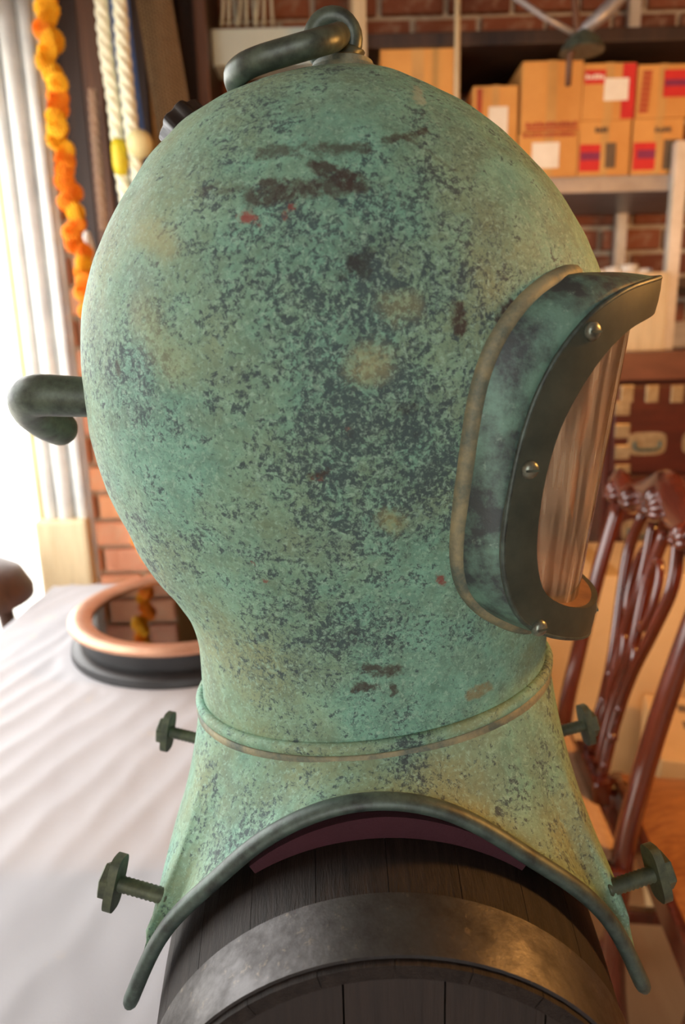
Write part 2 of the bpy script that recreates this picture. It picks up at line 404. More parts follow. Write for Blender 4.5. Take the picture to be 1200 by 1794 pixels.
def bricks(wall, x0, x1, z0, z1, yf, bw, bh, gap, mat, depth=.03, limit=300):
    bm_ = box((0, 0, 0), (bw, depth, bh), .006); first = {}
    n = 0; row = 0; z = z0
    while z + bh < z1 and n < limit:
        x = x0 - (row % 2) * (bw + gap) / 2
        while x < x1 and n < limit:
            a, b = max(x, x0), min(x + bw, x1)
            if b - a > .03:
                key = round(b - a, 3)
                if key not in first:
                    first[key] = mesh('brick', *box((0, 0, 0), (b - a, depth, bh), .006), mat, None); o = first[key]
                else:
                    o = first[key].copy(); COL.objects.link(o)
                o.parent = wall; o.location = ((a + b) / 2, yf + depth / 2 - random.uniform(.004, .014), z + bh / 2); n += 1
            x += bw + gap
        z += bh + gap; row += 1
bricks(wb, -.48, 2.28, 1.32, 2.74, YB + .005, .20, .066, .016, M['brick'], .03, 299)
bricks(wl, -.80, -.50, .25, 2.74, 1.985, .205, .066, .014, M['brick_pale'], .03, 299)

slab('trim_2', (XL, 1.76, 2.55), (.1, 1.96, 2.75), M['dark_wood'])
slab('trim_3', (-.49, 2.38, 2.62), (.3, 2.52, 2.75), M['dark_wood'])
# ------------------------------------------------------------------ diving helmet
HB = Vector((.02, .5, EYE - .36))
helmet = thing('diving_helmet', 'green verdigris copper diving helmet with curved window standing on small wooden barrel', 'diving helmet', HB)
E_ = EYE
LP = [(0.0114, .1610), (-0.0137, .1588), (-0.03, .1556), (-0.0515, .1492), (-0.0805, .138), (-0.1029, .123), (-0.1263, .098), (-0.1451, .0709), (-0.1576, .0454), (-0.1653, .0191), (-0.1697, -.0061), (-0.1706, -.0322), (-0.1694, -.061), (-0.1647, -.0887), (-0.1558, -.1138), (-0.1412, -.1450), (-0.125, -.1655), (-0.1130, -.1820), (-0.1085, -.2010), (-0.1085, -.224), (-0.1085, -.2450)]
RP = [(0.0114, .1610), (0.0384, .1562), (0.0622, .1465), (0.0868, .1336), (0.1116, .115), (0.1316, .0953), (0.1488, .0748), (0.1613, .0544), (0.1688, .0388), (0.1746, .0176), (0.1788, -.0114), (0.1785, -.0449), (0.1745, -.0834), (0.1672, -.1235), (0.1576, -.1654), (0.1520, -.1910), (0.1480, -.2110), (0.1470, -.2450)]
def dome_ring(z, a_list, grow=0.0):
    xl = np.interp(z, [q[1] for q in LP[::-1]], [q[0] for q in LP[::-1]]); xr = np.interp(z, [q[1] for q in RP[::-1]], [q[0] for q in RP[::-1]])
    zt, zc, Wm = .161, 0.0, .136
    if z > zc: hy = Wm * math.sqrt(max(0, 1 - ((z - zc) / (zt - zc)) ** 2))
    else: hy = .108 + (Wm - .108) * (.5 + .5 * math.cos(math.pi * min(1, (zc - z) / .215)))
    s_ = min(1, max(0, (-.1 - z) / .145)); s_ = s_ * s_ * (3 - 2 * s_)
    out = []
    for a in a_list:
        X = (xl + xr) / 2 + ((xr - xl) / 2 + grow) * math.cos(a)
        out.append(Vector((X, .5 + (hy + grow) * math.sin(a), E_ + z + .114 * s_ * (X - .022))))
    return out
def smooth_profiles():
    global LP, RP
    for nm in ('LP', 'RP'):
        P = globals()[nm]; q = [(*p, 0) for p in P]
        r_ = crom([Vector(v) for v in q], 160)
        zs = np.array([v.y for v in r_]); zs = np.minimum.accumulate(zs - np.arange(len(zs)) * 1e-7)
        xs = np.array([v.x for v in r_]); k = np.ones(7) / 7
        xs2 = np.convolve(np.pad(xs, 3, 'edge'), k, 'valid'); xs2[:12] = xs[:12]
        globals()[nm] = list(zip(xs2, zs))
smooth_profiles()
NA, NR = 220, 150
ang = [2 * math.pi * k / NA for k in range(NA)]
rings = []
for i in range(1, NR):
    t = i / (NR - 1); z = -.245 + (.161 + .245) * math.cos(t * math.pi / 2)
    rings.append(dome_ring(z, ang))
DV = [v for r in rings for v in r]
ctr = Vector((.01, .5, E_ - .03))
for i, v in enumerate(DV):                     # hand-beaten, slightly dented copper
    n = (v - ctr).normalized(); zz = v.z - E_
    k = 1 if zz > -.2 else max(0, (zz + .24) / .04)
    DV[i] = v + n * k * (.0011 * mnoise.noise(v * 22) + .0007 * mnoise.noise(v * 55))
DF = grid_faces(NR - 1, NA, True)
apex = len(DV); DV.append(Vector((.0114, .5, E_ + .161)))
DF += [(apex, k, (k + 1) % NA) for k in range(NA)]
bvh = BVHTree.FromPolygons(DV, DF)
def on_dome(px, py):
    h = bvh.ray_cast(CAM, pray(px, py)); return h[0]
# --- window: a band lying on a cylinder whose axis leans 7.5 degrees
TAU, RW = math.radians(7.5), .13
wa = Vector((math.sin(TAU), 0, math.cos(TAU))); wf = Vector((math.cos(TAU), 0, -math.sin(TAU)))
WA = Vector((.188 - RW, .5, E_ - .09))
def cyl(phi, h, r=RW):
    return WA + wa * h + wf * (r * math.cos(phi)) + Vector((0, 1, 0)) * (r * math.sin(phi))
def to_cyl(p):
    d = p - WA; return math.atan2(d.y, d.dot(wf)), d.dot(wa)
OUT = [(0, .1420), (-26.6, .1361), (-46.5, .1265), (-56.4, .1167), (-62.9, .1058), (-68.8, .0889), (-73.1, .0675), (-75.5, .0417), (-76.3, .0123), (-75.9, -.0165), (-74.0, -.0362), (-69.8, -.0554), (-63.3, -.068), (-49.7, -.0792), (-23.0, -.0926), (0, -.0965)]
INN = [(0, .1225), (-23.0, .1169), (-42.1, .1071), (-51.1, .0968), (-57.3, .0834), (-62.2, .0663), (-65.6, .0475), (-67.3, .0256), (-67.5, .0033), (-66.4, -.0197), (-63.9, -.0369), (-60.5, -.0478), (-54.1, -.0555), (-44.9, -.0617), (-30.0, -.0672), (0, -.0700)]
SEAM_PX = [(1000, 478), (960, 494), (915, 530), (872, 585), (842, 655), (826, 740), (813, 840), (802, 930), (800, 990), (812, 1035), (845, 1068), (885, 1088), (925, 1100)]
NL = 64
def half_to_loop(h):                            # near half (top centre -> bottom centre) to a closed loop mirrored in y
    return h + [Vector((p.x, 1.0 - p.y, p.z)) for p in h[-2:0:-1]]
scl = 100.0                                    # degrees to a length comparable with the height
def cyl_half(tab, r=RW):
    pts = crom([Vector((math.radians(a) * RW, h, 0)) for a, h in tab], NL)
    return [cyl(p.x / RW, p.y, r) for p in pts]
outer = half_to_loop(cyl_half(OUT)); inner = half_to_loop(cyl_half(INN))
seam_pts = [Vector((.1695, .5, E_ + .036))] + [on_dome(*p) for p in SEAM_PX] + [Vector((.1455, .5, E_ - .205))]
seam_half = crom(seam_pts, NL)
seam = half_to_loop(seam_half)
NLP = len(outer)
# cut the opening into the dome: drop faces inside the seam outline, judged in cylinder coordinates
poly = [to_cyl(p) for p in seam]
def inside(phi, h):
    c = False; n = len(poly); j = n - 1
    for i in range(n):
        (x1, y1), (x2, y2) = poly[i], poly[j]
        if (y1 > h) != (y2 > h) and phi < (x2 - x1) * (h - y1) / (y2 - y1) + x1: c = not c
        j = i
    return c
keep = []
for f in DF:
    c = sum((Vector(DV[i]) for i in f), Vector()) / len(f)
    if c.x > .05:
        ph, h = to_cyl(c)
        if inside(ph * 1.012, (h - .012) * 1.01 + .012): continue
    keep.append(f)
rel = lambda p: tuple(Vector(p) - HB)
BR, BK = srgb(62, 52, 48), srgb(48, 50, 50)
def mk(a, b, r, amt=.85, c=BR):
    return (rel(on_dome(*a)), rel(on_dome(*b)), r, amt, c)
marks = [mk((455, 270), (640, 262), .0055, .75), mk((555, 288), (610, 318), .0060, .9), mk((445, 348), (630, 322), .0075, .85),
         mk((350, 335), (440, 332), .0035, .5), mk((468, 318), (490, 322), .0045), mk((680, 246), (745, 232), .004, .75),
         mk((803, 545), (806, 575), .0055, .95), mk((882, 565), (892, 535), .0055, .95), mk((642, 1172), (690, 1176), .005), mk((620, 1206), (658, 1204), .004),
         mk((690, 1205), (690, 1215), .004), mk((548, 836), (572, 830), .0032), mk((205, 640), (208, 655), .004, .7), mk((712, 243), (800, 300), .002, .4),
         mk((620, 460), (640, 470), .006, .7, BK), mk((600, 480), (655, 440), .004, .6, BK), mk((705, 720), (730, 715), .003, .6, BK),
         mk((725, 150), (735, 178), .004, .5, srgb(176, 178, 150)),
         mk((640, 640), (655, 636), .010, .55, srgb(166, 164, 116)), mk((682, 908), (690, 915), .007, .55, srgb(150, 148, 96)), mk((690, 540), (720, 535), .008, .4, srgb(150, 148, 104)),
         mk((255, 405), (290, 430), .010, .5, srgb(158, 156, 106)), mk((825, 1215), (850, 1205), .006, .6, srgb(140, 110, 62)),
         mk((250, 550), (300, 640), .012, .35, srgb(166, 172, 124))]
RED = srgb(128, 66, 60)
reds = [mk((430, 381), (436, 383), .0060, .95, srgb(138, 76, 68)), mk((507, 362), (507, 372), .0028, .8, RED), mk((772, 1012), (776, 1020), .0040, .85, RED), mk((445, 985), (446, 988), .002, .8, RED),
        mk((466, 1016), (467, 1018), .002, .8, RED), mk((552, 838), (556, 840), .002, .7, RED), mk((610, 745), (612, 748), .002, .7, RED)]
M['patina'] = patina('verdigris_dome', marks, reds, .5, .62, None, 11, (rel(on_dome(540, 560)), rel(on_dome(620, 860)), .14))
M['patina_collar'] = patina('verdigris_collar', (), (), .5, 1.1, None, 14, None, .05)
M['patina_neck'] = M['patina']
dome = mesh('dome', DV, keep, [M['patina'], M['copper_inside']], helmet, True)
sm = dome.modifiers.new('shell', 'SOLIDIFY'); sm.thickness = .0022; sm.offset = -1; sm.material_offset = 1
# frame tube from the dome out to the rim, with the bulge seen in the photo
WV = []
for k in range(7):
    t = k / 6
    for i in range(NLP):
        p = seam[i].lerp(outer[i], t)
        nrm = (p - WA); nrm -= wa * nrm.dot(wa) * .3
        bulge = .0030 * math.sin(math.pi * t)
        WV.append(p + nrm.normalized() * bulge)
frame = mesh('window_frame', WV, grid_faces(7, NLP, True), M['frame'], helmet, True)
fs = frame.modifiers.new('shell', 'SOLIDIFY'); fs.thickness = .002; fs.offset = -1
FV = []
for k in range(4): FV += [outer[i].lerp(inner[i], k / 3) + ((outer[i].lerp(inner[i], k / 3) - WA) - wa * (outer[i].lerp(inner[i], k / 3) - WA).dot(wa)).normalized() * (.0018 if k in (1, 2) else .0012) for i in range(NLP)]
FV += [inner[i] - wf * .003 for i in range(NLP)]
flange = mesh('window_flange', [outer[i] - wf * .002 for i in range(NLP)] + FV, grid_faces(6, NLP, True), M['flange_bronze'], frame, True)
mesh('window_jamb', [Vector((q.x, .5 + (q.y - .5) * (1 - .065 * k), q.z)) for k in range(5) for i in range(NLP) for q in (inner[i] - wf * (.003 + .010 * k),)], grid_faces(5, NLP, True), M['copper_inside'], frame, True)
autosmooth(flange, 35)
mesh('flange_lip', *tube(outer, .0016, 8, True), M['rim_bronze'], frame, True)
bd = [p + bvh.find_nearest(p)[1] * .0008 for p in seam]
for _ in range(6): bd = [(bd[i - 1] + bd[i] * 2 + bd[(i + 1) % len(bd)]) / 4 for i in range(len(bd))]
mesh('solder_seam', *tube(bd, .0054, 10, True), M['bead'], frame, True)
# acrylic pane: a slightly smaller cylinder spanning the opening
GV = []; RG = RW - .011; NG = 40
for k in range(11):
    t = k / 10
    for i in range(NG):
        q = i / (NG - 1) * 2 - 1; ph = q * math.radians(71)
        a = math.degrees(-abs(ph))
        tab_t = [(x, h) for x, h in INN if h > .0]; tab_b = [(x, h) for x, h in INN if h <= .004]
        ht = np.interp(-a, [-x for x, _ in tab_t], [h for _, h in tab_t]) + .004; hb = np.interp(-a, [-x for x, _ in tab_b[::-1]], [h for _, h in tab_b[::-1]]) - .004
        GV.append(cyl(ph, hb + (ht - hb) * t, RG))
mesh('window_pane', GV, grid_faces(11, NG), M['acrylic'], frame, True)
def orient(p, n):
    q = Vector(n).to_track_quat('Z', 'Y').to_matrix().to_4x4(); q.translation = p; return q
def cyl_hit(px, py):
    d = pray(px, py); o = CAM - WA
    dx, dy, ox, oy = d.dot(wf), d.y, o.dot(wf), o.y
    a, b, c = dx * dx + dy * dy, 2 * (ox * dx + oy * dy), ox * ox + oy * oy - RW * RW; D = b * b - 4 * a * c
    s_ = (-b - math.sqrt(max(D, 0))) / (2 * a); return CAM + d * s_
SCR = None
spots = [cyl_hit(1033, 580), cyl_hit(925, 822), cyl_hit(941, 1098), cyl(math.radians(-8), .1325), cyl(math.radians(-12), -.0835)]
spots += [Vector((p.x, 1 - p.y, p.z)) for p in spots[:3]]
for p in spots:
    d = p - WA; n = (d - wa * d.dot(wa)).normalized()
    prof = [(0, .0034), (.0022, .0033), (.0040, .0026), (.0050, .0012), (.0052, -.001)]
    hd = mesh('screw', *xf(lathe(prof, seg=16), orient(p + n * .0015, n)), M['screw'], frame, True)
    mesh('slot', *xf(box((0, 0, .0032), (.0075, .0012, .0012)), orient(p + n * .0015, n)), M['dark_bronze'], frame)
# neck bead and collar ring
nk = dome_ring(-.243, [2 * math.pi * k / 96 for k in range(96)], .0015)
mesh('neck_bead', *tube(nk, .0042, 10, True), M['patina_collar'], helmet, True)
# collar / breastplate: lofted from the neck to a saddle edge with two shoulder arches
arch = [(-.141, -.399), (-.1294, -.3717), (-.1187, -.3508), (-.1069, -.3345), (-.0848, -.3159), (-.0629, -.2926), (-.0384, -.2758), (-.012, -.2640), (.016, -.2600), (.049, -.2649), (.0794, -.2813), (.1072, -.3037), (.1319, -.3206), (.154, -.3426), (.1658, -.3631), (.1807, -.3973)]
near = crom([Vector((x, .365, E_ + z)) for x, z in arch], 70)
for _ in range(14):
    near = [near[0]] + [(near[i - 1] + near[i] * 2 + near[i + 1]) / 4 for i in range(1, len(near) - 1)] + [near[-1]]
fxl, fxn = .1790, .1830
front = crom([Vector((.1807, .365, E_ - .3973)), Vector((.1775, .379, E_ - .374)), Vector((.1775, .395, E_ - .362)), Vector((.1830, .5, E_ - .360)), Vector((.1860, .605, E_ - .362)), Vector((.1840, .621, E_ - .374)), Vector((.1807, .635, E_ - .3973))], 40)
far = [Vector((p.x, 1 - p.y, p.z)) for p in near[::-1]]
back = crom([Vector((-.141, .635, E_ - .399)), Vector((-.137, .621, E_ - .376)), Vector((-.135, .605, E_ - .362)), Vector((-.136, .5, E_ - .360)), Vector((-.131, .395, E_ - .362)), Vector((-.134, .379, E_ - .376)), Vector((-.141, .365, E_ - .399))], 40)
edge = near[:-1] + front[:-1] + far[:-1] + back[:-1]; NE = len(edge)
cx, cy = .020, .5
angs = []
for sidep, a0, a1 in ((near[:-1], math.radians(-138), math.radians(-42)), (front[:-1], math.radians(-42), math.radians(42)), (far[:-1], math.radians(42), math.radians(138)), (back[:-1], math.radians(138), math.radians(222))):
    for i in range(len(sidep)): angs.append(a0 + (a1 - a0) * i / len(sidep))
top_ = dome_ring(-.247, angs, .0035)
CVt = []; NCR = 26
for k in range(NCR):
    t = k / (NCR - 1)
    for i in range(NE):
        a, b = top_[i], edge[i]
        c1 = a.lerp(b, .33); c1.z = a.z - max(.012, (a.z - b.z) * .52)
        c1.x = a.x + (b.x - a.x) * .26; c1.y = a.y + (b.y - a.y) * .36
        p = a * (1 - t) ** 2 + c1 * 2 * t * (1 - t) + b * t * t
        CVt.append(p)
collar = mesh('breastplate', CVt, grid_faces(NCR, NE, True), M['patina_collar'], helmet, True)
cs = collar.modifiers.new('shell', 'SOLIDIFY'); cs.thickness = .0025; cs.offset = -1
rtop = dome_ring(-.2505, [2 * math.pi * k / 96 for k in range(96)], .0032)
mesh('collar_ring', *tube(rtop, .0042, 10, True, flat=(1.1, .5)), M['bead'], collar, True)
for pth in (near, far):
    mesh('rolled_edge', *tube([p - Vector((0, 0, .002)) for p in pth], .0062, 12, flat=(1, .8), round_cap=True), M['rim_bronze'], collar, True)
# clamp bolts
cbvh = BVHTree.FromPolygons(CVt, grid_faces(NCR, NE, True))
def bolt(base, tip, tilt):
    base = cbvh.find_nearest(base)[0]; d = (tip - base).normalized(); st = base - d * .006
    sh = mesh('bolt_shaft', *tube([st + (tip - st) * (k / 24) for k in range(25)], [.0054 if k % 2 else .0048 for k in range(25)], 14), M['bolt_bronze'], helmet, True)
    Mx = orient(tip, d) @ Matrix.Rotation(tilt, 4, 'Z')
    wing = []
    n = 28
    for k in range(n):
        a = 2 * math.pi * k / n; x, y = math.cos(a), math.sin(a)
        wing.append((.0095 * (abs(x) ** .6) * (1 if x > 0 else -1), .0185 * (abs(y) ** .55) * (1 if y > 0 else -1)))
    V = [(x, y, -.003) for x, y in wing] + [(x, y, .003) for x, y in wing]
    F = [tuple(range(n)), tuple(range(n, 2 * n))] + [(i, (i + 1) % n, n + (i + 1) % n, n + i) for i in range(n)]
    autosmooth(mesh('wing_plate', *xf((V, F), Mx), M['bolt_bronze'], sh), 35)
    hexv = [(.0105 * math.cos(k * math.pi / 3 + .3), .0125 * math.sin(k * math.pi / 3 + .3)) for k in range(6)]
    V = [(x, y, .002) for x, y in hexv] + [(x, y, .0075) for x, y in hexv] + [(x * .8, y * .8, .0088) for x, y in hexv]
    F = [tuple(range(6)), tuple(range(12, 18))] + [(i + j, (i + 1) % 6 + j, 6 + (i + 1) % 6 + j, 6 + i + j) for i in range(6) for j in (0, 6)]
    mesh('nut', *xf((V, F), Mx), M['bolt_bronze'], sh)
for b_, t_, ti in (((-.1305, .398), (-.1575, .404), .25), ((-.1346, .585), (-.1660, .592), .1), ((.1741, .394), (.2010, .400), -.3), ((.1850, .579), (.2170, .585), -.2)):
    zoff = .0015
    bolt(Vector((b_[0], b_[1], E_ - .352)), Vector((t_[0], t_[1], E_ - .348)), ti + math.pi / 2 * 0)
# lifting handle on top: foot, eye lug, bail ring
pf = Vector((.0075, .5, E_ + .158))
foot = mesh('lug_foot', *lathe([(0, .0095), (.0165, .0095), (.0190, .0080), (.0190, .0045), (.0225, .0040), (.0235, 0), (.0235, -.010), (0, -.010)], pf, 'z', 40), M['bead'], helmet); autosmooth(foot, 40)
pe = at(583, 70, .5)
eye_path = [pe + Vector((.0125 * math.cos(a), 0, .0125 * math.sin(a))) for a in [2 * math.pi * k / 24 for k in range(24)]]
ev = join(tube(eye_path, .0062, 12, True), tube([pf + Vector((0, 0, .006)), pf.lerp(pe, .5), pe - Vector((-.001, 0, .010))], [.0165, .0120, .0095], 14))
mesh('lifting_eye', *ev, M['dark_bronze'], foot, True)
bl = [pe + Vector((.004, 0, .001)), at(586, 66, .478), at(574, 70, .462), at(545, 78, .455), at(500, 91, .455), at(455, 105, .456), at(424, 120, .462), at(413, 138, .480)]
bl += [Vector((p.x, 1 - p.y, p.z)) for p in bl[:0:-1]]
bail = mesh('lifting_handle', *tube(crom(bl, 70, True), 0.0073, 16, True), M['dark_bronze'], helmet, True)
# air pipe at the back
hp = [at(175, 697, .5), at(110, 694, .5), at(66, 693, .5), at(52, 700, .505), at(58, 718, .518), at(80, 737, .535), at(104, 750, .552)]
hpath = crom(hp, 26)
mesh('air_elbow', *tube(hpath, [.0135 + .0012 * math.sin(i / 25 * 3.1) for i in range(26)], 20, round_cap=True), M['dark_bronze'], helmet, True)
# exhaust valve knob on the far shoulder of the dome
pv = at(334, 235, .538); nv = Vector((-.62, .25, .62)).normalized()
vp = []
for k in range(48):
    a = 2 * math.pi * k / 48; rr = .0180 + .0014 * math.cos(8 * a); vp.append((rr * math.cos(a), rr * math.sin(a)))
V = [(x, y, -.006) for x, y in vp] + [(x, y, .010) for x, y in vp] + [(x * .8, y * .8, .013) for x, y in vp]
F = [tuple(range(48)), tuple(range(96, 144))] + [(i + j, (i + 1) % 48 + j, 48 + (i + 1) % 48 + j, 48 + i + j) for i in range(48) for j in (0, 48)]
vk = mesh('valve_knob', *xf((V, F), orient(pv, nv)), M['black_wood'], helmet); autosmooth(vk, 50)
mesh('valve_stem', *xf(lathe([(.009, -.012), (.009, .002)], seg=20), orient(pv, nv)), M['screw'], vk)

# ------------------------------------------------------------------ wooden barrel
BX, BY, BZ = .020, .5, TAB + .1545
barrel = thing('barrel', 'small dark wooden barrel lying on its side under the diving helmet', 'barrel', (BX, BY, TAB))
def br(y): return .154 - .0170 * (abs(y - BY) / .212) ** 2
NS = 22; YS = [BY - .212 + .424 * k / 16 for k in range(17)]
for s_ in range(NS):
    a0, a1 = 2 * math.pi * s_ / NS + .0015, 2 * math.pi * (s_ + 1) / NS - .0015
    V, F = [], []
    for y in YS:
        for rr in (br(y), br(y) - .008):
            for q in range(4):
                a = a0 + (a1 - a0) * q / 3; V.append((BX + rr * math.sin(a), y, BZ + rr * math.cos(a)))
    for i in range(16):
        b = i * 8; c = b + 8
        for q in range(3):
            F += [(b + q, b + q + 1, c + q + 1, c + q), (b + 4 + q, b + 5 + q, c + 5 + q, c + 4 + q)]
        F += [(b, b + 4, c + 4, c), (b + 3, b + 7, c + 7, c + 3)]
    for b in (0, 128): F += [(b + q, b + q + 1, b + 5 + q, b + 4 + q) for q in range(3)]
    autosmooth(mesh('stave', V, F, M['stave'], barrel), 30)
def hoop(y0, y1):
    pr = [(br(y0) + .0002, y0), (br(y0) + .0022, y0), (br(y1) + .0022, y1), (br(y1) + .0002, y1)]
    o = mesh('hoop', *lathe(pr, (BX, 0, BZ), 'y', 96, True), M['hoop'], barrel); autosmooth(o, 30)
    return o
for y0, y1 in ((.2915, .3270), (.673, .7085)): hoop(y0, y1)
for yh in (.303, .697):
    rr = br(yh) - .0085; xs = np.linspace(-rr, rr, 6)
    for i in range(5):
        pl = []
        a, b = xs[i] + .0005, xs[i + 1] - .0005
        up = [(x, math.sqrt(max(rr * rr - x * x, 0))) for x in np.linspace(a, b, 8)]
        pl = [(BX + x, BZ + z) for x, z in up] + [(BX + x, BZ - z) for x, z in up[::-1]]
        pl = [p for k, p in enumerate(pl) if k == 0 or (abs(p[0] - pl[k - 1][0]) + abs(p[1] - pl[k - 1][1])) > 1e-6]
        mesh('head_board', *prism(pl, yh - .006, yh + .006), M['head'], barrel)
# felt pad between barrel and helmet
pad_V, pad_F = [], []
aa = np.radians(np.linspace(-32, 34, 25)); yy = np.linspace(.3665, .6335, 15)
for lay in (0, 1):
    for y in yy:
        for a in aa:
            r_ = br(y) + (.0006 if lay == 0 else .0150 - .0100 * (abs(a) / math.radians(36)) ** 1.5); pad_V.append((BX + r_ * math.sin(a), y, BZ + r_ * math.cos(a)))
n1, n2 = len(aa), len(yy)
for lay in (0, 1): pad_F += [tuple(i + lay * n1 * n2 for i in f) for f in grid_faces(n2, n1)]
o2 = n1 * n2
for i in range(n1 - 1):
    pad_F += [(i, i + 1, o2 + i + 1, o2 + i), ((n2 - 1) * n1 + i, (n2 - 1) * n1 + i + 1, o2 + (n2 - 1) * n1 + i + 1, o2 + (n2 - 1) * n1 + i)]
for j in range(n2 - 1):
    pad_F += [(j * n1, (j + 1) * n1, o2 + (j + 1) * n1, o2 + j * n1), (j * n1 + n1 - 1, (j + 1) * n1 + n1 - 1, o2 + (j + 1) * n1 + n1 - 1, o2 + j * n1 + n1 - 1)]
pad = mesh('felt_pad', pad_V, pad_F, M['felt'], None, False, (BX, BY, BZ + .13)); autosmooth(pad, 40)
tag(pad, 'dark maroon felt pad wrapped over the barrel under the helmet', 'felt pad')

# ------------------------------------------------------------------ table and cloth
TX0, TX1, TY0, TY1 = -.742, .200, -.25, 1.73
table = thing('table', 'long wooden table hidden under the white cloth', 'table', ((TX0 + TX1) / 2, .6, 0))
mesh('table_top', *box(((TX0 + TX1) / 2, (TY0 + TY1) / 2, TAB - .027), (TX1 - TX0 - .01, TY1 - TY0 - .01, .030), .004), M['brown_wood'], table)
for x in (TX0 + .07, TX1 - .07):
    for y in (TY0 + .08, TY1 - .08):
        mesh('leg', *box((x, y, (TAB - .042) / 2), (.06, .06, TAB - .042), .004), M['brown_wood'], table)
NXc, NYc = 150, 200
def cloth_z(x, y):
    d = .9 * x - .36 * y; fade = 1.0
    h = .0055 * math.sin(d * 58 + 2.2 * mnoise.noise(Vector((x * 3, y * 2.2, 0)))) * (.55 + .9 * mnoise.noise(Vector((x * 2.5, y * 2.5, 4))))
    h += .0030 * mnoise.noise(Vector((x * 9, y * 6, 1.3))) + .0010 * mnoise.noise(Vector((x * 26 + y * 10, y * 9, 7)))
    flat = max(0, 1 - math.hypot((x - .02) / .22, (y - .5) / .3)); flat2 = 1 if math.hypot(x + .32, y - 1.38) < .26 else 0
    return -abs(h) * .9 * (0 if flat > 0 else 1) * (1 - flat2) - .0002
CV = []
for j in range(NYc):
    v = -.12 + (TY1 - TY0 + .24) * j / (NYc - 1)
    for i in range(NXc):
        u = -.16 + (TX1 - TX0 + .32) * i / (NXc - 1)
        x = TX0 + min(max(u, 0), TX1 - TX0); y = TY0 + min(max(v, 0), TY1 - TY0); z = TAB + cloth_z(x, y)
        du = max(-u, u - (TX1 - TX0), 0); dv = max(-v, v - (TY1 - TY0), 0)
        if du > 0 or dv > 0:
            dr = du + dv; z -= dr * .97
            off = min(dr, .02) * .5 + .010 * dr / .16 * (1 + math.sin(y * 30 + x * 30))
            if du > 0: x += off * (-1 if u < 0 else 1)
            if dv > 0: y += off * (-1 if v < 0 else 1)
        CV.append((x, y, z))
cl = mesh('tablecloth', CV, grid_faces(NYc, NXc), M['cloth'], None, True, ((TX0 + TX1) / 2, .6, TAB))
tag(cl, 'wrinkled white cloth spread over the long table', 'tablecloth')

# ------------------------------------------------------------------ round brass-rimmed porthole instrument on the cloth
PC = Vector((-.322, 1.375, TAB))
port = thing('porthole_display', 'round black case with copper rim and glass top lying on the white cloth', 'porthole', PC)
autosmooth(mesh('base', *lathe([(0, 0), (0.2298, 0), (0.2318, .004), (0.2298, .016), (0.2215, .022), (0.2111, .0235), (0, .0235)], PC, 'z', 72), M['black_wood'], port), 30)
autosmooth(mesh('case', *lathe([(0.1863, .0235), (0.2070, .0235), (0.2070, .060), (0.1863, .060)], PC, 'z', 72, True), M['black_wood'], port), 30)
autosmooth(mesh('copper_rim', *lathe([(0.1863, .058), (0.2236, .058), (0.2308, .063), (0.2308, .069), (0.2236, .074), (0.2122, .075), (0.1946, .072), (0.1863, .068)], PC, 'z', 96, True), M['copper_ring'], port), 30)
dl = mesh('dial', *lathe([(0, .0236), (0.1853, .0236), (0.1853, .046), (0, .046)], PC, 'z', 72), M['dial'], port)
for k in range(12):
    a = 2 * math.pi * k / 12; R_ = Matrix.Rotation(a, 3, 'Z')
    mesh('dial_mark', *box(PC + R_ @ Vector((.140, 0, .0466)), (.034, .009, .0012), 0, R_), M['ink'], dl)
mesh('glass', *lathe([(0, .0610), (0.1858, .0610), (0.1858, .0640), (0, .0640)], PC, 'z', 72), M['clear_glass'], port)

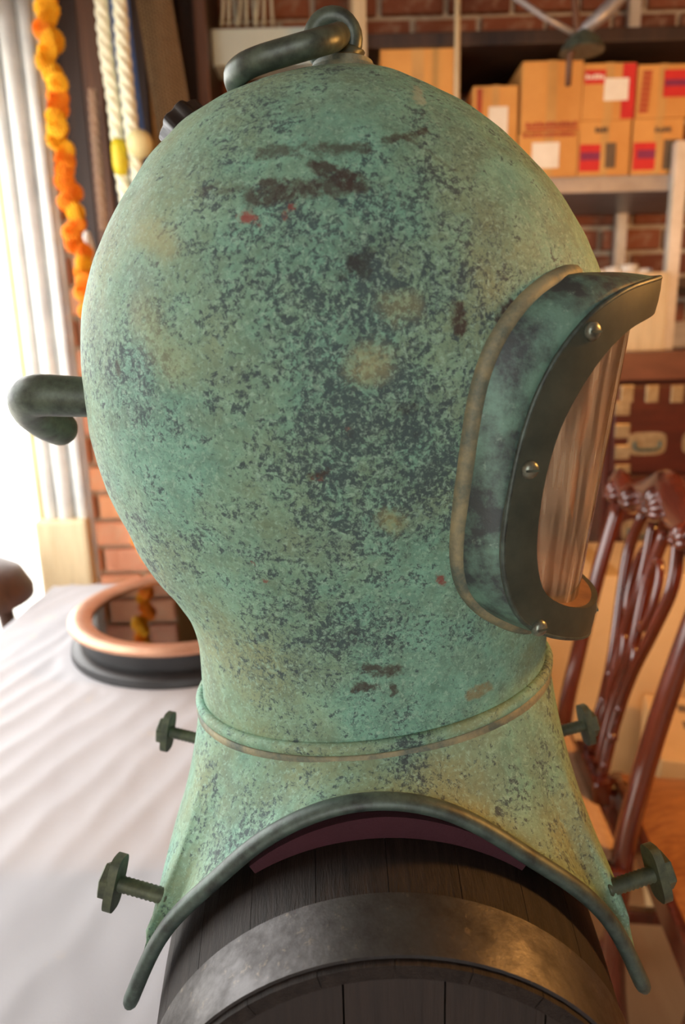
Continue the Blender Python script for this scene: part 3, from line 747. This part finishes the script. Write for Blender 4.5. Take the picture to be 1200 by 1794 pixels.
# ------------------------------------------------------------------ carved chairs
def make_chair(name, label, seat_mat):
    t = thing(name, label, 'chair', (0, 0, 0))                # faces -x, origin on the floor under the seat
    mh, seat_z = M['mahogany'], .45
    for s_ in (-1, 1):
        y = .215 * s_
        pth = crom([Vector((.245, y * .93, 0)), Vector((.215, y * .96, .22)), Vector((.21, y, .45)), Vector((.232, y, .62)), Vector((.265, y * 1.03, .80)), Vector((.30, y * 1.06, .955))], 22)
        rl = mesh('rear_leg', *tube(pth, [.024 - .006 * i / 21 for i in range(22)], 8, flat=(1.0, .85)), mh, t, True)
        fl = crom([Vector((-.215, y * 1.12, .44)), Vector((-.232, y * 1.18, .36)), Vector((-.222, y * 1.14, .2)), Vector((-.212, y * 1.1, .06)), Vector((-.228, y * 1.14, .018))], 16)
        mesh('front_leg', *tube(fl, [.03, .033, .034, .033, .03, .027, .025, .023, .021, .019, .018, .017, .018, .020, .022, .022], 10, round_cap=False), mh, t, True)
        mesh('seat_rail', *box((0, y * 1.08, .425), (.42, .025, .06), .006), mh, t)
    mesh('seat_rail', *box((-.222, 0, .425), (.026, .46, .06), .006), mh, t)
    mesh('seat_rail', *box((.205, 0, .425), (.026, .40, .06), .006), mh, t)
    V, F = [], []
    for i in range(13):
        for j in range(13):
            u, v = i / 12 * 2 - 1, j / 12 * 2 - 1
            z = .455 + .028 * (1 - u ** 4) * (1 - v ** 4); V.append((-.005 + .215 * u, v * (.232 - .018 * u), z))
    mesh('seat', V, grid_faces(13, 13), seat_mat, t, True)
    # crest rail: serpentine, with ears
    cr = crom([Vector((.302, -.262, .965)), Vector((.303, -.235, .990)), Vector((.305, -.185, .970)), Vector((.308, -.12, .985)), Vector((.311, -.055, 1.003)), Vector((.312, 0, 1.015)), Vector((.311, .055, 1.003)), Vector((.308, .12, .985)), Vector((.305, .185, .970)), Vector((.303, .235, .990)), Vector((.302, .262, .965))], 48)
    c = mesh('crest_rail', *tube(cr, [.024 + .012 * math.exp(-((i - 23.5) / 7) ** 2) for i in range(48)], 12, flat=(1.25, .75), round_cap=True), mh, t, True)
    def leafy(y, z, s_, n=7, sp=1.0, x=.308):
        parts = []
        for k in range(n):
            a = (k / (n - 1) - .5) * 2.6 * sp + math.pi / 2
            L_ = s_ * (1 - .25 * abs(k - (n - 1) / 2) / (n / 2))
            p0 = Vector((x - .012, y, z)); p1 = p0 + Vector((-.014, .55 * L_ * math.cos(a), .55 * L_ * math.sin(a))); p2 = p0 + Vector((-.004, L_ * math.cos(a), L_ * math.sin(a)))
            parts.append(tube(crom([p0, p1, p2], 7), [.006, .008, .0095, .010, .0095, .008, .004], 8, round_cap=True))
            parts.append(tube(crom([p0 + Vector((.024, 0, 0)), p1 + Vector((.052, 0, 0)), p2 + Vector((.010, 0, 0))], 7), [.006, .008, .0095, .010, .0095, .008, .004], 8, round_cap=True))
        return join(*parts)
    mesh('shell_carving', *leafy(0, .985, .048, 9, 1.15), mh, c, True)
    for s_ in (-1, 1):
        mesh('leaf_carving', *leafy(.135 * s_, .965, .036, 5, .9), mh, c, True)
        mesh('ear_carving', *leafy(.232 * s_, .955, .042, 5, .8), mh, c, True)
    # pierced splat: curved outer straps, interlaced loops, shoe
    def sp(y, z): return Vector((.215 + (z - .47) * .18, y, z))
    straps = [[(.048, .49), (.040, .60), (.052, .70), (.088, .80), (.112, .89), (.085, .965)], [(.020, .50), (.014, .62), (.028, .74), (.012, .86), (.03, .96)]]
    for s_ in (-1, 1):
        for st in straps:
            mesh('splat_strap', *tube(crom([sp(y * s_, z) for y, z in st], 26), .0105, 8, flat=(.8, 1.1)), mh, t, True)
        lp = [sp(s_ * (.035 + .026 * math.cos(a)), .845 + .062 * math.sin(a)) for a in [2 * math.pi * k / 22 for k in range(22)]]
        mesh('splat_loop', *tube(lp, .0078, 8, True), mh, t, True)
        lp = [sp(s_ * (.030 + .020 * math.cos(a)), .70 + .048 * math.sin(a)) for a in [2 * math.pi * k / 20 for k in range(20)]]
        mesh('splat_loop', *tube(lp, .0072, 8, True), mh, t, True)
        bead_ = [lathe([(0, -.011), (.009, -.006), (.011, 0), (.009, .006), (0, .011)], sp(s_ * (.047 - .006 * k % .01), .52 + .028 * k), 'z', 8) for k in range(6)]
        mesh('bead_carving', *join(*bead_), mh, t, True)
    mesh('splat_shoe', *box((.214, 0, .475), (.034, .15, .05), .008), mh, t)
    for y in (-.19, .19): mesh('stretcher', *box((0, y * 1.05, .16), (.40, .02, .03), .004), mh, t)
    return t
chA = make_chair('carved_chair', 'carved mahogany chair with pierced splat pulled up to the table beside the helmet', M['seat_fabric'])
chA['group'] = 'carved mahogany chairs'
rzA = math.radians(-5.0)
chA.location = (.250, 1.225, 0); chA.rotation_euler = (0, 0, rzA)
chB = make_chair('carved_chair', 'x', M['seat_wood']); chB['group'] = chA['group']; chB.location = (.725, .975, -.0); chB.rotation_euler = (0, 0, math.radians(-7)); chB.scale = (1, 1, .965)
chB['label'] = 'carved mahogany chair at the lower right edge, its brown seat showing'
# dark stool by the far left end of the table
SB = Vector((-.93, 1.62, 0))
stool = thing('wooden_stool', 'dark brown turned wooden stool beyond the left edge of the table', 'stool', SB)
autosmooth(mesh('seat', *lathe([(0, .80), (.05, .805), (.11, .79), (.150, .765), (.172, .72), (.172, .70), (.13, .685), (0, .685)], SB, 'z', 40), M['stool'], stool), 50)
for k in range(4):
    a = math.pi / 4 + k * math.pi / 2; d = Vector((math.cos(a), math.sin(a), 0))
    mesh('leg', *tube([SB + d * .16 + Vector((0, 0, 0)), SB + d * .13 + Vector((0, 0, .35)), SB + d * .10 + Vector((0, 0, .70))], [.018, .024, .018], 10), M['stool'], stool, True)

# ------------------------------------------------------------------ left side: shutter guide, garland, ropes, net, planks
def vert(px, py, Y):                             # foot x of an upright seen at a pixel
    return at(px, py, Y).x
GY = 1.86
gx = at(165, 990, GY).x; gw = gx - at(72, 1000, GY).x
guide = thing('shutter_guide_rail', 'white ribbed metal shutter guide rail at the bright open doorway', 'door rail', (gx - gw / 2, GY, 0))
mesh('channel', *box((gx - gw / 2, GY + .035, 1.375), (gw, .02, 2.74), .002), M['track'], guide)
for i, (fr_, rr, mt) in enumerate(((.10, .011, 'track_cream'), (.27, .017, 'track'), (.55, .021, 'track'), (.86, .016, 'track'))):
    x = gx - gw + gw * fr_
    mesh('rib', *tube([Vector((x, GY + .02, .01)), Vector((x, GY + .02, 2.74))], rr, 16), M[mt], guide, True)
mesh('foot_block', *box((gx - gw * .5, GY + .005, .42), (gw * .96, .045, .84), .01), M['cream_wood'], guide)
def flower_mesh(mat):
    V, F = [], []
    for ring in range(5):
        n = (16, 14, 11, 8, 5)[ring]; rr = (.034, .031, .025, .017, .008)[ring]; zc = (.0, .009, .017, .023, .026)[ring]
        for side in (1, -1):
            for k in range(n):
                a = 2 * math.pi * (k + .5 * ring) / n; w = .55 * rr * 2 * math.pi / n + .003
                d = Vector((math.cos(a), math.sin(a), 0)); t_ = Vector((-d.y, d.x, 0)); b = len(V)
                z0 = zc * .5 * side; z1 = zc * side
                V += [d * rr * .35 + Vector((0, 0, z0)), d * rr * .8 + t_ * w + Vector((0, 0, z1 * .9)), d * rr * 1.04 + Vector((0, 0, z1 + .003 * side)), d * rr * .8 - t_ * w + Vector((0, 0, z1 * .9)), d * rr * .85 + Vector((0, 0, z1 + .006 * side))]
                F += [(b, b + 1, b + 4), (b + 1, b + 2, b + 4), (b + 2, b + 3, b + 4), (b + 3, b, b + 4)]
    o = lathe([(0, -.018), (.016, -.014), (.024, 0), (.016, .014), (0, .018)], (0, 0, 0), 'z', 12)
    return join((V, F), o)
gp = [at(44, -285, 1.80), at(70, -60, 1.80), at(82, 60, 1.80), at(100, 200, 1.80), at(122, 350, 1.80), at(150, 500, 1.80), at(185, 650, 1.80), at(215, 780, 1.80), at(240, 900, 1.80), at(254, 975, 1.80)]
garland = thing('marigold_garland', 'long yellow and orange marigold garland hanging on the brick pier', 'garland', gp[0])
fm_y = flower_mesh(M['marigold_y']); firsts = {}
gpath = crom(gp, 72)
mesh('string', *tube(crom(gp, 30), .002, 6), M['rope_tan'], garland)
for i, p in enumerate(gpath):
    mt = 'marigold_y' if (i < 28 and random.random() < .8) or random.random() < .25 else 'marigold_o'
    sc_ = .80 * (1.0 - .2 * i / 59) * random.uniform(.9, 1.12)
    if mt not in firsts:
        o = mesh('marigold', *xf(fm_y, Matrix.Identity(4)), M[mt], None); firsts[mt] = o
    else:
        o = firsts[mt].copy(); COL.objects.link(o)
    o.parent = garland; o.location = p - gp[0] + Vector((random.uniform(-.012, .012), random.uniform(-.008, .008), 0))
    o.rotation_euler = (random.uniform(-.5, .5) + math.pi / 2, random.uniform(-.5, .5), random.uniform(0, 6)); o.scale = (sc_,) * 3
def plank(name, label, cat, px0, px1, pyt, pyb, Y, mat, thick=.03, group=None):
    # an upright standing on the floor, its sides taken from two pixels at pyt
    a, b = at(px0, pyt, Y), at(px1, pyt, Y); zlow = at(px0, pyb, Y).z if pyb else 0.0
    o = mesh(name, *box(((a.x + b.x) / 2, Y + thick / 2, (2.74 + zlow) / 2), (b.x - a.x, thick, 2.74 - zlow), .004), mat, None, False, ((a.x + b.x) / 2, Y, zlow))
    return tag(o, label, cat, group)
plank('dark_plank', 'dark upright wooden plank right behind the marigold garland', 'plank', 104, 150, 200, 640, 1.94, M['dark_wood'])
plank('dark_plank', 'brown upright wooden plank behind the knotted tan rope', 'plank', 136, 172, 60, 640, 1.94, M['brown_wood'])
plank('dark_plank', 'wide dark plank behind the white ropes', 'plank', 174, 250, 60, 640, 1.945, M['dark_wood'])
plank('dark_plank', 'brown upright pole left of the pale box', 'plank', 345, 366, 130, 0, 2.18, M['brown_wood'])
cbx0, cbx1 = -.495, at(362, 130, 2.26).x
cup = thing('dark_cupboard', 'tall dark wooden cupboard in shade between fishing net and pale box', 'cupboard', ((cbx0 + cbx1) / 2, 2.4, 0))
mesh('body', *box(((cbx0 + cbx1) / 2, 2.43, 1.25), (cbx1 - cbx0, .32, 2.5), .004), M['dark_wood'], cup)
for k in range(2):
    xa = cbx0 + (cbx1 - cbx0) * (k + .5) / 2
    d = mesh('cupboard_door', *box((xa, 2.26, 1.25), ((cbx1 - cbx0) / 2 - .008, .02, 2.42), .004), M['dark_wood'], cup)
    mesh('door_panel', *box((xa, 2.248, 1.85), ((cbx1 - cbx0) / 2 - .06, .012, 1.0), .006), M['dark_wood'], d)
def rope(name, label, path, rad, mat, strands=3, twist=70, seg=8, group=None):
    P = crom(path, 90); b = P[0]; parts = []; L_ = 0; acc = [0]
    for i in range(1, len(P)): L_ += (P[i] - P[i - 1]).length; acc.append(L_)
    for s_ in range(strands):
        pp = []
        for i, p in enumerate(P):
            a = acc[i] * twist + 2 * math.pi * s_ / strands
            pp.append(p + Vector((math.cos(a), math.sin(a), 0)) * rad * .5)
        parts.append(tube(pp, rad * .56, seg, round_cap=True))
    t = thing(name, label, 'rope', b, group)
    for pt in parts: mesh('strand', *pt, mat, t, True)
    return t
rope('white_rope', 'thick white braided rope hanging left of the blue strap', [at(146, -280, 1.82), at(176, -10, 1.82), at(186, 90, 1.82), at(200, 185, 1.82), at(213, 300, 1.82), at(235, 420, 1.82)], .0165, M['rope_white'], 3, 75)
rope('white_rope', 'thick white braided rope hanging between blue strap and fishing net', [at(180, -280, 1.81), at(208, -10, 1.81), at(216, 90, 1.81), at(226, 185, 1.81), at(240, 300, 1.81), at(262, 420, 1.81)], .0165, M['rope_white'], 3, 75)
rope('tan_rope', 'short knotted tan rope hanging against the dark planks', [at(162, 160, 1.84), at(166, 220, 1.84), at(172, 290, 1.84), at(182, 400, 1.84)], .011, M['rope_tan'], 3, 95)
def strap(label, pts, w):
    P = crom([at(*p, 1.86) for p in pts], 20); V = []
    for p in P:
        for dx, dy in ((-w, 0), (w, 0), (w, .004), (-w, .004)): V.append(p + Vector((dx, dy, 0)))
    o = mesh('blue_strap', V, grid_faces(20, 4, True), M['blue'], None, False, P[0]); return tag(o, label, 'strap')
strap('light blue webbing strap hanging beside the fishing net', [(194, -260), (219, -20), (227, 60), (238, 150), (250, 240), (262, 330)], .006)
strap('blue webbing strap hanging between the two white ropes', [(178, -260), (198, 60), (205, 120), (213, 200), (226, 290), (240, 380)], .007)
# net over a hanging cloth
nt = thing('fishing_net', 'tan knotted fishing net hanging beside the white ropes', 'net', at(232, -30, 1.90))
n0, n1_ = at(200, -232, 1.90), at(266, -232, 1.90); zb_ = at(260, 330, 1.90).z
def netp(u, v):
    x = n0.x + (n1_.x - n0.x) * u + .075 * v * .9; z = n0.z + (zb_ - n0.z) * v - .05 * u
    return Vector((x, 1.90 + .012 * math.sin(u * 5 + v * 4) - .02 * (1 - u), z))
V = [netp(u, v) + Vector((0, .006, 0)) for v in np.linspace(0, 1, 20) for u in np.linspace(0, 1, 10)]
mesh('net_backing', V, grid_faces(20, 10), M['net_cloth'], nt, True)
parts = [tube([netp(u, v) for v in np.linspace(0, 1, 16)], .0022, 5) for u in np.linspace(0, 1, 12)] + [tube([netp(u, v) for u in np.linspace(0, 1, 8)], .0022, 5) for v in np.linspace(0, 1, 76)]
nm = mesh('net_mesh', *join(*parts), M['net'], nt); nm['kind'] = 'stuff'
yb = mesh('yellow_float', *lathe([(0, -.04), (.014, -.036), (.018, -.02), (.018, .02), (.014, .036), (0, .04)], at(210, 275, 1.80), 'z', 18), M['yellow'], None, True); tag(yb, 'small yellow float hanging below the left white rope', 'float')
wf_ = mesh('white_float', *lathe([(0, -.055), (.012, -.05), (.017, -.02), (.015, .02), (.008, .05), (0, .055)], at(156, 445, 1.86), 'z', 18), M['china'], None, True); tag(wf_, 'small white float hanging by the dark planks above the helmet edge', 'float')
gf = mesh('glass_float', *lathe([(.03 * math.sin(k * math.pi / 10), -.03 * math.cos(k * math.pi / 10)) for k in range(11)], at(245, 252, 1.78), 'z', 20), simple('cream_cork', srgb(226, 208, 150), None, 30, .6), None, True); tag(gf, 'round cream float at the end of the white ropes', 'float')

# ------------------------------------------------------------------ back wall: pale box, cartons, shelves
def boxpx(x0, y0, x1, y1, Y, depth):             # front face corners in pixels at distance Y
    a = at(x0, (y0 + y1) / 2, Y); b = at(x1, (y0 + y1) / 2, Y); t_ = at((x0 + x1) / 2, y0, Y); bo = at((x0 + x1) / 2, y1, Y)
    return Vector(((a.x + b.x) / 2, Y + depth / 2, (t_.z + bo.z) / 2)), Vector((b.x - a.x, depth, t_.z - bo.z))
c, s_ = boxpx(371, 47, 590, 113, 2.40, .12)
pb = thing('pale_box', 'pale green white enamel box on the brick wall behind the handle', 'box', (c.x, c.y, c.z - s_.z / 2))
mesh('body', *box(c, s_, .006), M['pale_box'], pb); mesh('bracket', *box((c.x, YB - .05, c.z), (.08, .20, .05), .003), M['steel'], pb)
cords = thing('cord_bundle', 'bundle of thin white cords hanging above the pale enamel box', 'cords', at(430, -40, 2.44))
for i in range(9):
    x = 388 + i * 10.5 + random.uniform(-2, 2)
    pth = [at(x - 14, -190, 2.42 + .012 * (i % 3)), at(x, -40, 2.42 + .012 * (i % 3)), at(x + 2, 5, 2.42 + .012 * (i % 3)), at(x - 1 + (i % 3) * 3, 46, 2.43 + .012 * (i % 3))]
    mesh('cord', *tube(crom(pth, 12), .0045, 8), M['rope_white'], cords, True)
SHZ = at(1090, 309, 2.2).z                         # top of the carton shelf
shelf = thing('storage_shelf', 'grey metal storage shelf holding printed cartons along the brick wall', 'shelf', (.95, 2.38, 0))
sx0, sx1 = .05, 1.75
mesh('shelf_board', *box(((sx0 + sx1) / 2, 2.385, SHZ - .022), (sx1 - sx0, .40, .044), .003), M['steel'], shelf)
mesh('shelf_board', *box(((sx0 + sx1) / 2, 2.385, SHZ - .295), (sx1 - sx0, .40, .03), .003), M['dark_wood'], shelf)
UZ = at(1000, 66, 2.2).z
mesh('upper_board', *box(((sx0 + sx1) / 2, 2.385, UZ), (sx1 - sx0, .40, .035), .003), M['dark_wood'], shelf)
pxs = at(1181, 400, 2.17).x
zc_ = at(1150, 616, 2.0).z + .001
for x, y, z0, z1, mt in ((pxs, 2.17, zc_, SHZ + .08, 'white_metal'), (sx0 + .03, 2.17, 0, 2.6, 'cream_wood'), (pxs, 2.58, 0, 2.6, 'white_metal'), (sx0 + .03, 2.58, 0, 2.6, 'cream_wood'), (sx1 - .03, 2.17, 0, 2.6, 'white_metal'), (sx1 - .03, 2.58, 0, 2.6, 'white_metal')):
    mesh('post', *box((x, y, (z0 + z1) / 2), (.036, .03, z1 - z0), .003), M[mt], shelf)
def carton(x0, y0, x1, y1, Y, label, prints=(), depth=.26, zfix=None, mat='carton', rot=0.0, group='cartons on the metal shelf', tilt=0.0):
    c, s_ = boxpx(x0, y0, x1, y1, Y, depth)
    if zfix is not None: zt = c.z + s_.z / 2; s_.z = zt - zfix; c.z = (zt + zfix) / 2
    t = thing('carton', label, 'carton', (c.x, c.y, c.z - s_.z / 2), group)
    mesh('box', *box(c, s_, .003), M[mat], t)
    mesh('tape', *box((c.x, c.y - .0005, c.z), (s_.x * .16, s_.y + .0016, s_.z + .0012)), simple('tape', srgb(206, 160, 96), None, 8, .4) if 'tape' not in M else M['tape'], t)
    for ip, (a, b, d, e, mt, nm) in enumerate(prints):   # fractions of the front face
        mesh(nm, *box((c.x - s_.x / 2 + s_.x * (a + d) / 2, c.y - s_.y / 2 - .0014 - .0004 * ip, c.z + s_.z / 2 - s_.z * (b + e) / 2), (s_.x * (d - a), .0016, s_.z * (e - b))), M[mt], t)
    t.rotation_euler = (0, tilt, rot)
    return t, c, s_
M['tape'] = simple('tape', srgb(212, 164, 96), None, 8, .4)
zs_ = SHZ + .0005
def letters(x0, x1, y, h, mt, n=9):               # an unreadable printed line, one mark per glyph
    return [(x0 + (x1 - x0) * k / n, y + (h * .25 if k % 3 == 1 else 0), x0 + (x1 - x0) * (k + .72) / n, y + h, mt, 'print_mark') for k in range(n)]
carton(667, 84, 797, 300, 2.20, 'plain yellowish tall carton right of the lifting handle', (), .3, zs_)
carton(828, 150, 906, 300, 2.21, 'small leaning carton with white label left of the tall carton', [(.35, .22, .78, .52, 'paper', 'label'), (.08, .03, .2, .32, 'rust_print', 'print_band')], .25, zs_, 'carton', 0, 'cartons on the metal shelf', .0)
tB, cB, sB = carton(909, 232, 1012, 300, 2.20, 'carton with white label under the tall plain one', [(.22, .22, .68, .78, 'paper', 'label')] + letters(.06, .95, .02, .08, 'rust_print', 11), .27, zs_)
carton(914, 106, 1020, 231, 2.20, 'tall plain carton with rust printed lines stacked second from left', letters(.08, .94, .86, .07, 'rust_print', 12) + [(.08, .955, .94, .985, 'rust_print', 'print_band')], .27, cB.z + sB.z / 2 + .0005)
tC, cC, sC = carton(1014, 211, 1104, 300, 2.20, 'lower carton with red printed square beside the tall cartons', [(.02, .42, .42, .9, 'red_print', 'print_block'), (.04, .56, .42, .7, 'purple_print', 'print_block'), (.52, .4, .72, .85, 'grey_print', 'print_smudge')] + letters(.3, .55, .12, .1, 'grey_print', 4), .27, zs_)
carton(1021, 110, 1113, 210, 2.20, 'upper carton with red band, white label and red strip', [(.02, .12, .42, .36, 'red_print', 'print_band'), (.74, .02, .99, .98, 'red_print', 'print_strip'), (.40, .27, .86, .66, 'paper', 'label')] + letters(.04, .4, .2, .08, 'paper', 5), .27, cC.z + sC.z / 2 + .0005)
tD, cD, sD = carton(1108, 207, 1196, 300, 2.20, 'lower carton with red square at the right shelf end', [(.02, .42, .46, .9, 'red_print', 'print_block'), (.1, .55, .46, .7, 'purple_print', 'print_block'), (.62, .38, .92, .9, 'grey_print', 'print_smudge')] + letters(.42, .75, .16, .09, 'grey_print', 4), .27, zs_)
def vletters(x, w, y0, y1, n): return [(x - .06 * k / n, y0 + (y1 - y0) * k / n, x + w - .06 * k / n, y0 + (y1 - y0) * (k + .8) / n, 'rust_print', 'print_mark') for k in range(n)]
carton(1116, 112, 1206, 206, 2.20, 'upper carton with rust vertical writing and red emblem at the right', vletters(.10, .17, .12, .92, 8) + [(.5, .12, .99, .62, 'red_print', 'print_block'), (.52, .30, .99, .42, 'purple_print', 'print_block')], .27, cD.z + sD.z / 2 + .0005)
# crockery on the lower board
for k, (px, rr) in enumerate(((1050, .022), (1074, .026), (1102, .030), (1130, .022))):
    p = Vector((at(px, 450, 2.28).x, 2.28, SHZ - .2795))
    o = mesh('china_bowl', *lathe([(0, 0), (rr * .5, 0), (rr * .55, .008), (rr * .9, rr * .8), (rr, rr * 1.5), (rr * .93, rr * 1.5), (rr * .8, rr * .8), (0, .012)], p, 'z', 24), M['china'], None, True, p)
    tag(o, ('white china bowl on the lower shelf, leftmost', 'white china bowl on the lower shelf, second from left', 'largest white china bowl on the lower shelf', 'white china bowl on the lower shelf, nearest the post')[k], 'bowl', 'china on the lower shelf')
# hanging cream rod and bracket at the top
hp_ = at(800, -30, 2.1)
o = mesh('cream_pole', *tube([Vector((at(801, 80, 2.12).x, 2.12, 1.2)), Vector((at(801, 80, 2.12).x, 2.12, 2.74))], .008, 10), M['cream_wood'], None, True, (at(801, 80, 2.12).x, 2.12, 1.2)); tag(o, 'thin cream upright pole between yellowish and leaning cartons', 'pole')
hk = thing('hanging_lamp_bracket', 'grey metal hanging lamp bracket with two arms above the cartons', 'lamp bracket', at(1010, 60, 1.9))
j_ = at(1012, 62, 1.9)
mesh('arm', *tube([at(800, -75, 1.9), at(895, -10, 1.9), at(950, 28, 1.9), j_], .007, 10), M['steel'], hk, True)
mesh('arm', *tube([at(1180, -105, 1.9), at(1100, -20, 1.9), at(1062, 20, 1.9), j_], [.016, .016, .018, .012], 12), M['steel'], hk, True)
mesh('stem', *tube([Vector((at(1004, -40, 1.9).x, 1.9, 2.74)), at(1004, -40, 1.9), j_, at(998, 100, 1.9), at(995, 150, 1.9)], [.006, .006, .010, .008, .007], 10), M['brown_wood'], hk, True)
sh_ = [(.052, .0), (.040, .024), (.018, .040), (.012, .046)]
autosmooth(mesh('cup', *lathe(sh_, j_ + Vector((.012, 0, -.035)), 'z', 24), M['dark_bronze'], hk), 40)

# ------------------------------------------------------------------ campaign chest, cream board
c, s_ = boxpx(1062, 640, 1330, 1000, 2.02, .42); chest_top = at(1150, 664, 2.02).z
chx = (c.x - s_.x / 2, c.x + s_.x / 2)
chest = thing('campaign_chest', 'dark mahogany chest with brass corners and recessed brass handles', 'chest', ((chx[0] + chx[1]) / 2, 2.25, 0))
cw = chx[1] - chx[0]; cxm = (chx[0] + chx[1]) / 2
mesh('body', *box((cxm, 2.24, chest_top / 2), (cw, .40, chest_top), .004), M['mahogany_dark'], chest)
mt_ = at(1150, 616, 2.0).z
mesh('top_moulding', *prism([(chx[0] - .02, mt_), (chx[1] + .02, mt_), (chx[1] + .02, mt_ - .02), (chx[1], chest_top), (chx[0], chest_top), (chx[0] - .02, mt_ - .02)], 2.0, 2.46), M['moulding'], chest)
dz = chest_top - at(1150, 815, 2.02).z
for k in range(4):
    zt = chest_top - .02 - k * (dz + .012)
    if zt - dz < .05: break
    d = mesh('drawer', *box((cxm, 2.032, zt - dz / 2), (cw - .03, .022, dz), .003), M['mahogany_dark'], chest)
    for hx in (at(1134, 765, 2.02).x, at(1230, 765, 2.02).x):
        hv = []
        for q in range(28):
            a = 2 * math.pi * q / 28; hv.append((hx + .055 * abs(math.cos(a)) ** .5 * (1 if math.cos(a) > 0 else -1), zt - dz * .66 + .033 * abs(math.sin(a)) ** .5 * (1 if math.sin(a) > 0 else -1)))
        mesh('handle_plate', *prism(hv, 2.0185, 2.023), M['brass'], d)
        mesh('pull', *tube(crom([Vector((hx - .036, 2.016, zt - dz * .66 + .008)), Vector((hx - .03, 2.012, zt - dz * .66 - .014)), Vector((hx + .03, 2.012, zt - dz * .66 - .014)), Vector((hx + .036, 2.016, zt - dz * .66 + .008))], 16), .005, 8), M['dark_bronze'], d, True)
for px in (1098, 1142, 1186):
    x = at(px, 690, 2.02).x; z = at(px, 690, 2.02).z
    mesh('brass_strap', *box((x, 2.0185, z), (.036, .004, .048), .002), M['brass'], chest)
for py in (715, 755, 792, 826):
    p = at(1090, py, 2.02); mesh('brass_strap', *box((p.x, 2.0185, p.z), (.042, .004, .04), .002), M['brass'], chest)
bx_, bs_ = boxpx(1060, 478, 1166, 606, 2.12, .03)
o = mesh('cream_board', *box((bx_.x, 2.12, (mt_ + at(1110, 478, 2.12).z) / 2), (bs_.x, .03, at(1110, 478, 2.12).z - mt_), .004), M['cream_wood'], None, False, (bx_.x, 2.12, mt_))
tag(o, 'cream painted board standing on the chest behind the window frame', 'board')

# ------------------------------------------------------------------ cartons on the floor behind the chairs
def floor_carton(x0, x1, y0, y1, h, label, rot=0.0, marks_=True):
    cx_, cy_ = (x0 + x1) / 2, (y0 + y1) / 2
    t = thing('carton', label, 'carton', (cx_, cy_, 0), 'cartons on the floor behind the chairs')
    mesh('box', *box((cx_, cy_, h / 2 + .001), (x1 - x0, y1 - y0, h), .004), M['carton_pale'], t)
    mesh('tape', *box((cx_, cy_, h + .0012), (.05, y1 - y0 - .01, .001)), M['tape'], t)
    if marks_:
        for i in range(3):
            for k in range(8):
                mesh('print_mark', *box((x0 + .08 + k * .032, y0 - .0006, h - .10 - i * .07), (.022, .0012, .03 if (k + i) % 3 else .018)), M['grey_print'], t)
                mesh('print_mark', *box((x0 + .08 + k * .032, y0 + .08 + i * .08, h + .0010), (.022, .035 if (k + i) % 3 else .02, .0012)), M['grey_print'], t)
    t.rotation_euler = (0, 0, rot)
floor_carton(.42, .92, 1.68, 1.98, .70, 'tall pale carton standing between the chair and the chest', 0, False)
floor_carton(.70, 1.10, 1.29, 1.59, .40, 'low printed carton on the floor right of the carved chair', math.radians(-16))

# ------------------------------------------------------------------ added unseen lamp, for the warm light from the right
LP_ = Vector((1.15, .72, 1.72))
lamp = thing('added_lamp', 'added unseen warm lamp hanging right of the chairs', 'lamp', LP_)
mesh('cord', *tube([LP_ + Vector((0, 0, .14)), Vector((LP_.x, LP_.y, 2.75))], .004, 8), M['black_wood'], lamp)
sh2 = mesh('shade', *lathe([(.16, .0), (.13, .06), (.05, .13), (.02, .14)], LP_, 'z', 32), M['added_lamp_shade'], lamp, True)
mesh('added_bulb', *lathe([(.04 * math.sin(k * math.pi / 8), -.04 * math.cos(k * math.pi / 8)) for k in range(9)], LP_ + Vector((0, 0, .03)), 'z', 16), M['added_bulb'], lamp, True)
ld = bpy.data.lights.new('added_light', 'POINT'); ld.energy = LAMP_W; ld.color = (1, .45, .11); ld.shadow_soft_size = .10
lo_ = bpy.data.objects.new('added_light', ld); COL.objects.link(lo_); lo_.location = LP_ + Vector((0, 0, -.12))
